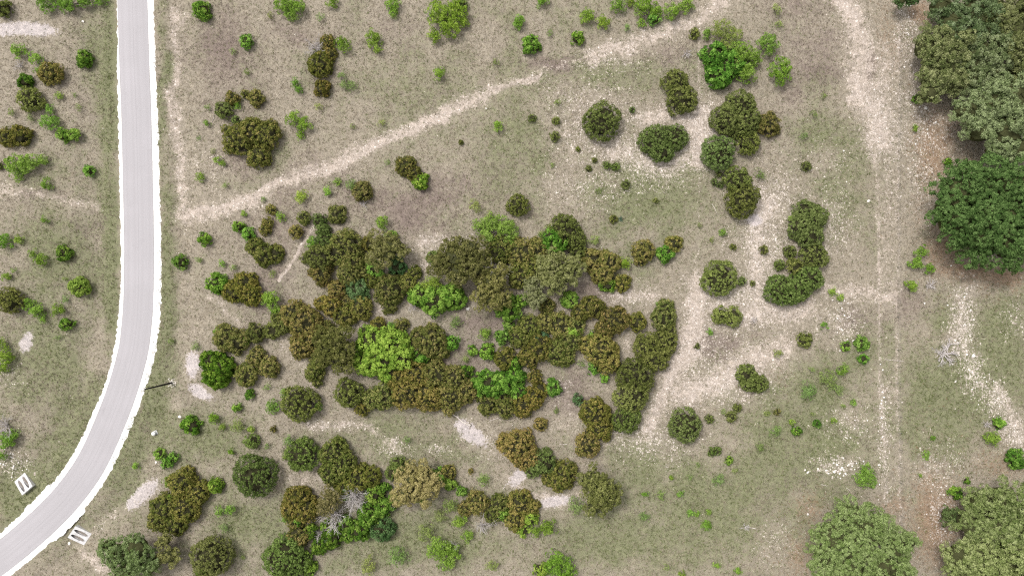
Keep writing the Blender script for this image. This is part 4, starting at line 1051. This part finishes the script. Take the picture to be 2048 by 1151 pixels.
# ------------------------------------------------------------------ fallen wood
def log(name, pts, rads, label, forks=(), cat='fallen branch', group='fallen branches'):
    P = [np.array((*px(*p), 0.0)) for p in pts]; c = sum(P) / len(P); z = gz1(c[0], c[1])
    root = empty(name, (c[0], c[1], z)); tag(root, label, cat, group)
    def local(pp, rr): return [np.array((q[0] - c[0], q[1] - c[1], gz1(q[0], q[1]) - z + r_ * .85)) for q, r_ in zip(pp, rr)]
    v, f = tube(local(P, rads), rads, 7); obj("stem", mesh_np("stem", v, f, 4, smooth=True), M_LOG, root)
    for fk in forks:
        Q = [np.array((*px(*p), 0.0)) for p in fk]; rr = np.linspace(rads[0] * .6, .025, len(Q))
        v, f = tube(local(Q, rr), rr, 6); obj("side_branch", mesh_np("side_branch", v, f, 4, smooth=True), M_LOG, root)
log("fallen_log", [(941, 850), (925, 843), (914, 833), (901, 824)], [.20, .15, .12, .06], "long pale forked log above the grey rock patch below the thicket", [[(917, 836), (915, 827)], [(936, 848), (939, 840)]])
log("fallen_branch", [(979, 841), (988, 838), (997, 835)], [.05, .07, .05], "pale branch lying under the thicket's bottom edge", [[(1000, 839), (999, 830)]])
log("fallen_branch", [(978, 888), (990, 884), (1000, 880)], [.05, .06, .04], "upper pale stick left of the lower row of junipers")
log("fallen_branch", [(968, 877), (975, 877), (983, 876)], [.05, .05, .04], "short horizontal stick beside the grey rock patch")
log("fallen_branch", [(1119, 887), (1127, 888), (1134, 888)], [.06, .06, .05], "pale straight stick right of the lower juniper row's left end", [[(1108, 887), (1111, 881)]])
log("fallen_branch", [(1086, 985), (1090, 990), (1094, 996)], [.06, .06, .04], "pale stick on bare soil below the lower juniper row")
log("fallen_branch", [(1006, 978), (1010, 972), (1012, 967)], [.07, .06, .04], "pale curved stick above the bottom thicket's centre")
log("fallen_branch", [(1510, 1055), (1500, 1053), (1492, 1052)], [.06, .05, .04], "pale stem of the fallen dead shrub in the lower right meadow")
log("fallen_branch", [(1770, 718), (1788, 720), (1806, 721)], [.05, .05, .04], "thin pale pole lying across the fence line")
log("fallen_branch", [(423, 244), (427, 236), (428, 228)], [.06, .05, .03], "curved pale stick on dry grass near the road")
log("fallen_branch", [(1424, 408), (1430, 418), (1433, 426)], [.05, .05, .03], "pale curved stick left of the round junipers")
log("fallen_branch", [(1212, 498), (1205, 497), (1201, 492)], [.05, .04, .03], "pale stick above the thicket's upper right junipers")
log("fallen_branch", [(1640, 967), (1648, 968), (1653, 970)], [.05, .05, .03], "left pale stick below the lower right rock scatter")
log("fallen_branch", [(1690, 973), (1694, 976), (1698, 979)], [.05, .05, .03], "right pale stick below the lower right rock scatter")
log("fallen_branch", [(712, 674), (720, 672), (725, 671)], [.05, .05, .03], "pale bare limb beside the thicket's large bright bush")
log("fallen_branch", [(975, 748), (980, 740), (984, 733)], [.05, .05, .03], "pale stick in the clearing inside the thicket's centre")

# ------------------------------------------------------------------ culvert headwalls: sloped concrete slab with two mitred pipes
def headwall(c, u, label):
    wx, wy = px(*c); zb = -0.42
    u = np.array(u) / np.hypot(*u); v = np.array((-u[1], u[0]))            # u points to the road (uphill end)
    root = empty("culvert_headwall", (wx, wy, zb)); tag(root, label, "culvert headwall", "culvert headwalls")
    Lh, Wh = 1.45, 1.22; Rp = 0.32; sl = 0.262; z0 = 0.42                    # slab half length, half width, pipe radius, slope, mid height
    top = lambda a: z0 + sl * a
    bm = bmesh.new()
    def P(a, b, z): return bm.verts.new((a * u[0] + b * v[0], a * u[1] + b * v[1], z))
    outer = [(-Lh, -Wh), (Lh, -Wh), (Lh, Wh), (-Lh, Wh)]
    ov = [P(a, b, top(a)) for a, b in outer]; ob = [P(a, b, -0.25) for a, b in outer]
    edges = [bm.edges.new((ov[i], ov[(i + 1) % 4])) for i in range(4)]
    loops = []
    for bc in (-0.52, 0.52):
        lp = []
        for k in range(28):
            t = 2 * math.pi * k / 28; z = z0 + Rp * math.sin(t); a = (z - z0) / sl
            lp.append(P(a, bc + Rp * math.cos(t), z))
        loops.append(lp); edges += [bm.edges.new((lp[i], lp[(i + 1) % 28])) for i in range(28)]
    bmesh.ops.triangle_fill(bm, use_beauty=True, use_dissolve=False, edges=edges)
    for f in list(bm.faces):                        # nothing spans the pipe mouths
        m = f.calc_center_median(); a = m.x * u[0] + m.y * u[1]; b = m.x * v[0] + m.y * v[1]
        for bc in (-0.52, 0.52):
            if (a * sl / Rp) ** 2 + ((b - bc) / Rp) ** 2 < 0.97 and all(w in loops[0] or w in loops[1] for w in f.verts): bm.faces.remove(f); break
    for i in range(4):
        j = (i + 1) % 4; bm.faces.new((ov[i], ob[i], ob[j], ov[j]))
    bmesh.ops.recalc_face_normals(bm, faces=bm.faces)
    me = bpy.data.meshes.new("slab"); bm.to_mesh(me); bm.free(); obj("slab", me, M_CONC, root)
    for bc in (-0.52, 0.52):
        V = []; F = []; q = 28
        for k in range(q):
            t = 2 * math.pi * k / q; z = z0 + Rp * math.sin(t); a = (z - z0) / sl; b = bc + Rp * math.cos(t)
            for aa in (a, Lh - 0.02):
                V.append((aa * u[0] + b * v[0], aa * u[1] + b * v[1], z))
        for k in range(q):
            k2 = (k + 1) % q; F.append((2 * k, 2 * k2, 2 * k2 + 1, 2 * k + 1))
        pipe = obj("pipe", mesh_np("pipe", np.array(V), np.array(F), 4, smooth=True), M_PIPE, root)
        zs = z0 - Rp + 0.07; hw = math.sqrt(Rp ** 2 - (Rp - 0.07) ** 2) * .97; a0 = (zs - z0) / sl
        SV = [(a_ * u[0] + (bc + s * hw) * v[0], a_ * u[1] + (bc + s * hw) * v[1], zs + dz) for a_, dz in ((a0 + .02, 0), (-.2, .015), (.6, 0), (Lh - 0.05, .02)) for s in (-1, 1)]
        obj("silt", mesh_np("silt", np.array(SV), np.array([(0, 1, 3, 2), (2, 3, 5, 4), (4, 5, 7, 6)]), 4), M_SILT, pipe)
headwall(HEADWALLS[0][0], (HEADWALLS[0][1][0], HEADWALLS[0][1][1]), "sloped concrete culvert end with two pipe mouths left of the road")
headwall(HEADWALLS[1][0], (HEADWALLS[1][1][0], HEADWALLS[1][1][1]), "sloped concrete culvert end with two pipe mouths right of the road")

# ------------------------------------------------------------------ utility pole beside the bend
bx, by = px(342, 765.2); zt = 8.7
tx_, ty_ = px(287, 778.6, zt)
z0 = gz1(bx, by)
pole = empty("utility_pole", (bx, by, z0)); tag(pole, "tall dark wooden utility pole beside the road's bend", "pole")
ln = [np.array((0, 0, -.5)), np.array((0, 0, 0.0)), np.array(((tx_ - bx) * .5, (ty_ - by) * .5, zt * .5)), np.array((tx_ - bx, ty_ - by, zt))]
v, f = tube(ln, [.18, .175, .14, .10], 12); obj("shaft", mesh_np("shaft", v, f, 4, smooth=True), M_POLE, pole)
e = ln[-1]; v, f = tube([e + (0, 0, -.12), e + (0, 0, .03), e + (0, 0, .06)], [.112, .112, .01], 12); obj("cap", mesh_np("cap", v, f, 4, smooth=False), M_STEEL, pole)
d = ln[-1] / np.linalg.norm(ln[-1]); q0 = np.array((.0, -.185, -.2))
v, f = tube([q0, q0 + d * 3 + (0, .02, 0), q0 + d * 8 + (0, .075, 0)], [.012] * 3, 5); obj("ground_wire", mesh_np("ground_wire", v, f, 4), M_STEEL, pole)
# spoil heap of white rock round its foot
rng = np.random.default_rng(4); SV = []; SF = []; o = 0
for j in range(70):
    V, F = SP[j % 5]; s = rng.uniform(.04, .12); t = rng.uniform(0, 6.28); r = abs(rng.normal(0, .35)) + .17
    X, Y = bx + r * math.cos(t) + .1, by + r * math.sin(t); SV.append(V * s + (X, Y, gz1(X, Y) + s * .2)); SF.append(F + o); o += len(V)
sp_ = obj("spoil_gravel", mesh_np("spoil_gravel", np.concatenate(SV), np.concatenate(SF), 3, np.tile((.74, .68, .62), (o, 1))), M_ROCK)
tag(sp_, "small heap of pale gravel round the foot of the utility pole", None, None, "stuff")

# ------------------------------------------------------------------ white utility box on a pad, below the pole
bx, by = px(308.5, 865.5); z0 = gz1(bx, by)
ub = empty("utility_box", (bx, by, z0)); ub.rotation_euler[2] = 0.45; tag(ub, "small white utility box on a grey pad below the pole", "utility box")
def box_me(name, sx, sy, za, zb_, bev=.02):
    bm = bmesh.new(); bmesh.ops.create_cube(bm, size=1)
    for w_ in bm.verts: w_.co = Vector((w_.co.x * sx, w_.co.y * sy, za + (w_.co.z + .5) * (zb_ - za)))
    bmesh.ops.bevel(bm, geom=bm.edges[:], offset=bev, segments=1, affect='EDGES'); me = bpy.data.meshes.new(name); bm.to_mesh(me); bm.free(); return me
obj("pad", box_me("pad", .95, .75, -.2, .06), M_GREYLID, ub)
obj("cabinet", box_me("cabinet", .52, .36, .06, .62), M_WHITE, ub)
obj("lid", box_me("lid", .58, .42, .62, .69, .015), M_WHITE, ub)

# ------------------------------------------------------------------ wire fence on steel posts along the right
FPX = [(1798, -60), (1797, 150), (1795, 300), (1794, 600), (1793, 800), (1797, 960), (1801, 1060), (1806, 1230)]
FC = resample([px(*p) for p in FPX], 2.9)
fx, fy = FC[0]; fence = empty("wire_fence", (fx, fy, gz1(fx, fy))); tag(fence, "thin steel post and wire fence running down the right side", "fence")
pb = []
rng = np.random.default_rng(8)
pv = np.array([(s * a, b, 0) for a, b in ((.028, -.006), (.028, .006), (.006, .006), (.006, .04)) for s in (1,)])
bm = bmesh.new()                                    # T section post
sec = [(-.028, 0), (.028, 0), (.028, .008), (.005, .008), (.005, .042), (-.005, .042), (-.005, .008), (-.028, .008)]
b0 = [bm.verts.new((x, y, -.35)) for x, y in sec]; b1 = [bm.verts.new((x, y, 1.35)) for x, y in sec]
for i in range(8): bm.faces.new((b0[i], b0[(i + 1) % 8], b1[(i + 1) % 8], b1[i]))
bm.faces.new(b1); bmesh.ops.recalc_face_normals(bm, faces=bm.faces)
pme = bpy.data.meshes.new("post"); bm.to_mesh(pme); bm.free(); pme.materials.append(M_STEEL)
FZ = gz(FC[:, 0], FC[:, 1]); r0 = fence.location
for (x, y), z in zip(FC, FZ):
    p = obj("post", pme, None, fence, (x - r0.x, y - r0.y, z - r0.z)); p.rotation_euler = (rng.normal(0, .04), rng.normal(0, .04), 1.57)
for h in (.30, .58, .86, 1.14):
    path = [(x - r0.x + .035, y - r0.y, z - r0.z + h) for (x, y), z in zip(FC, FZ)]
    v, f = tube(path, [.004] * len(path), 4); obj("wire", mesh_np("wire", v, f, 4), M_STEEL, fence)
print("TRIS", TRI[0], "plants", len(entries))
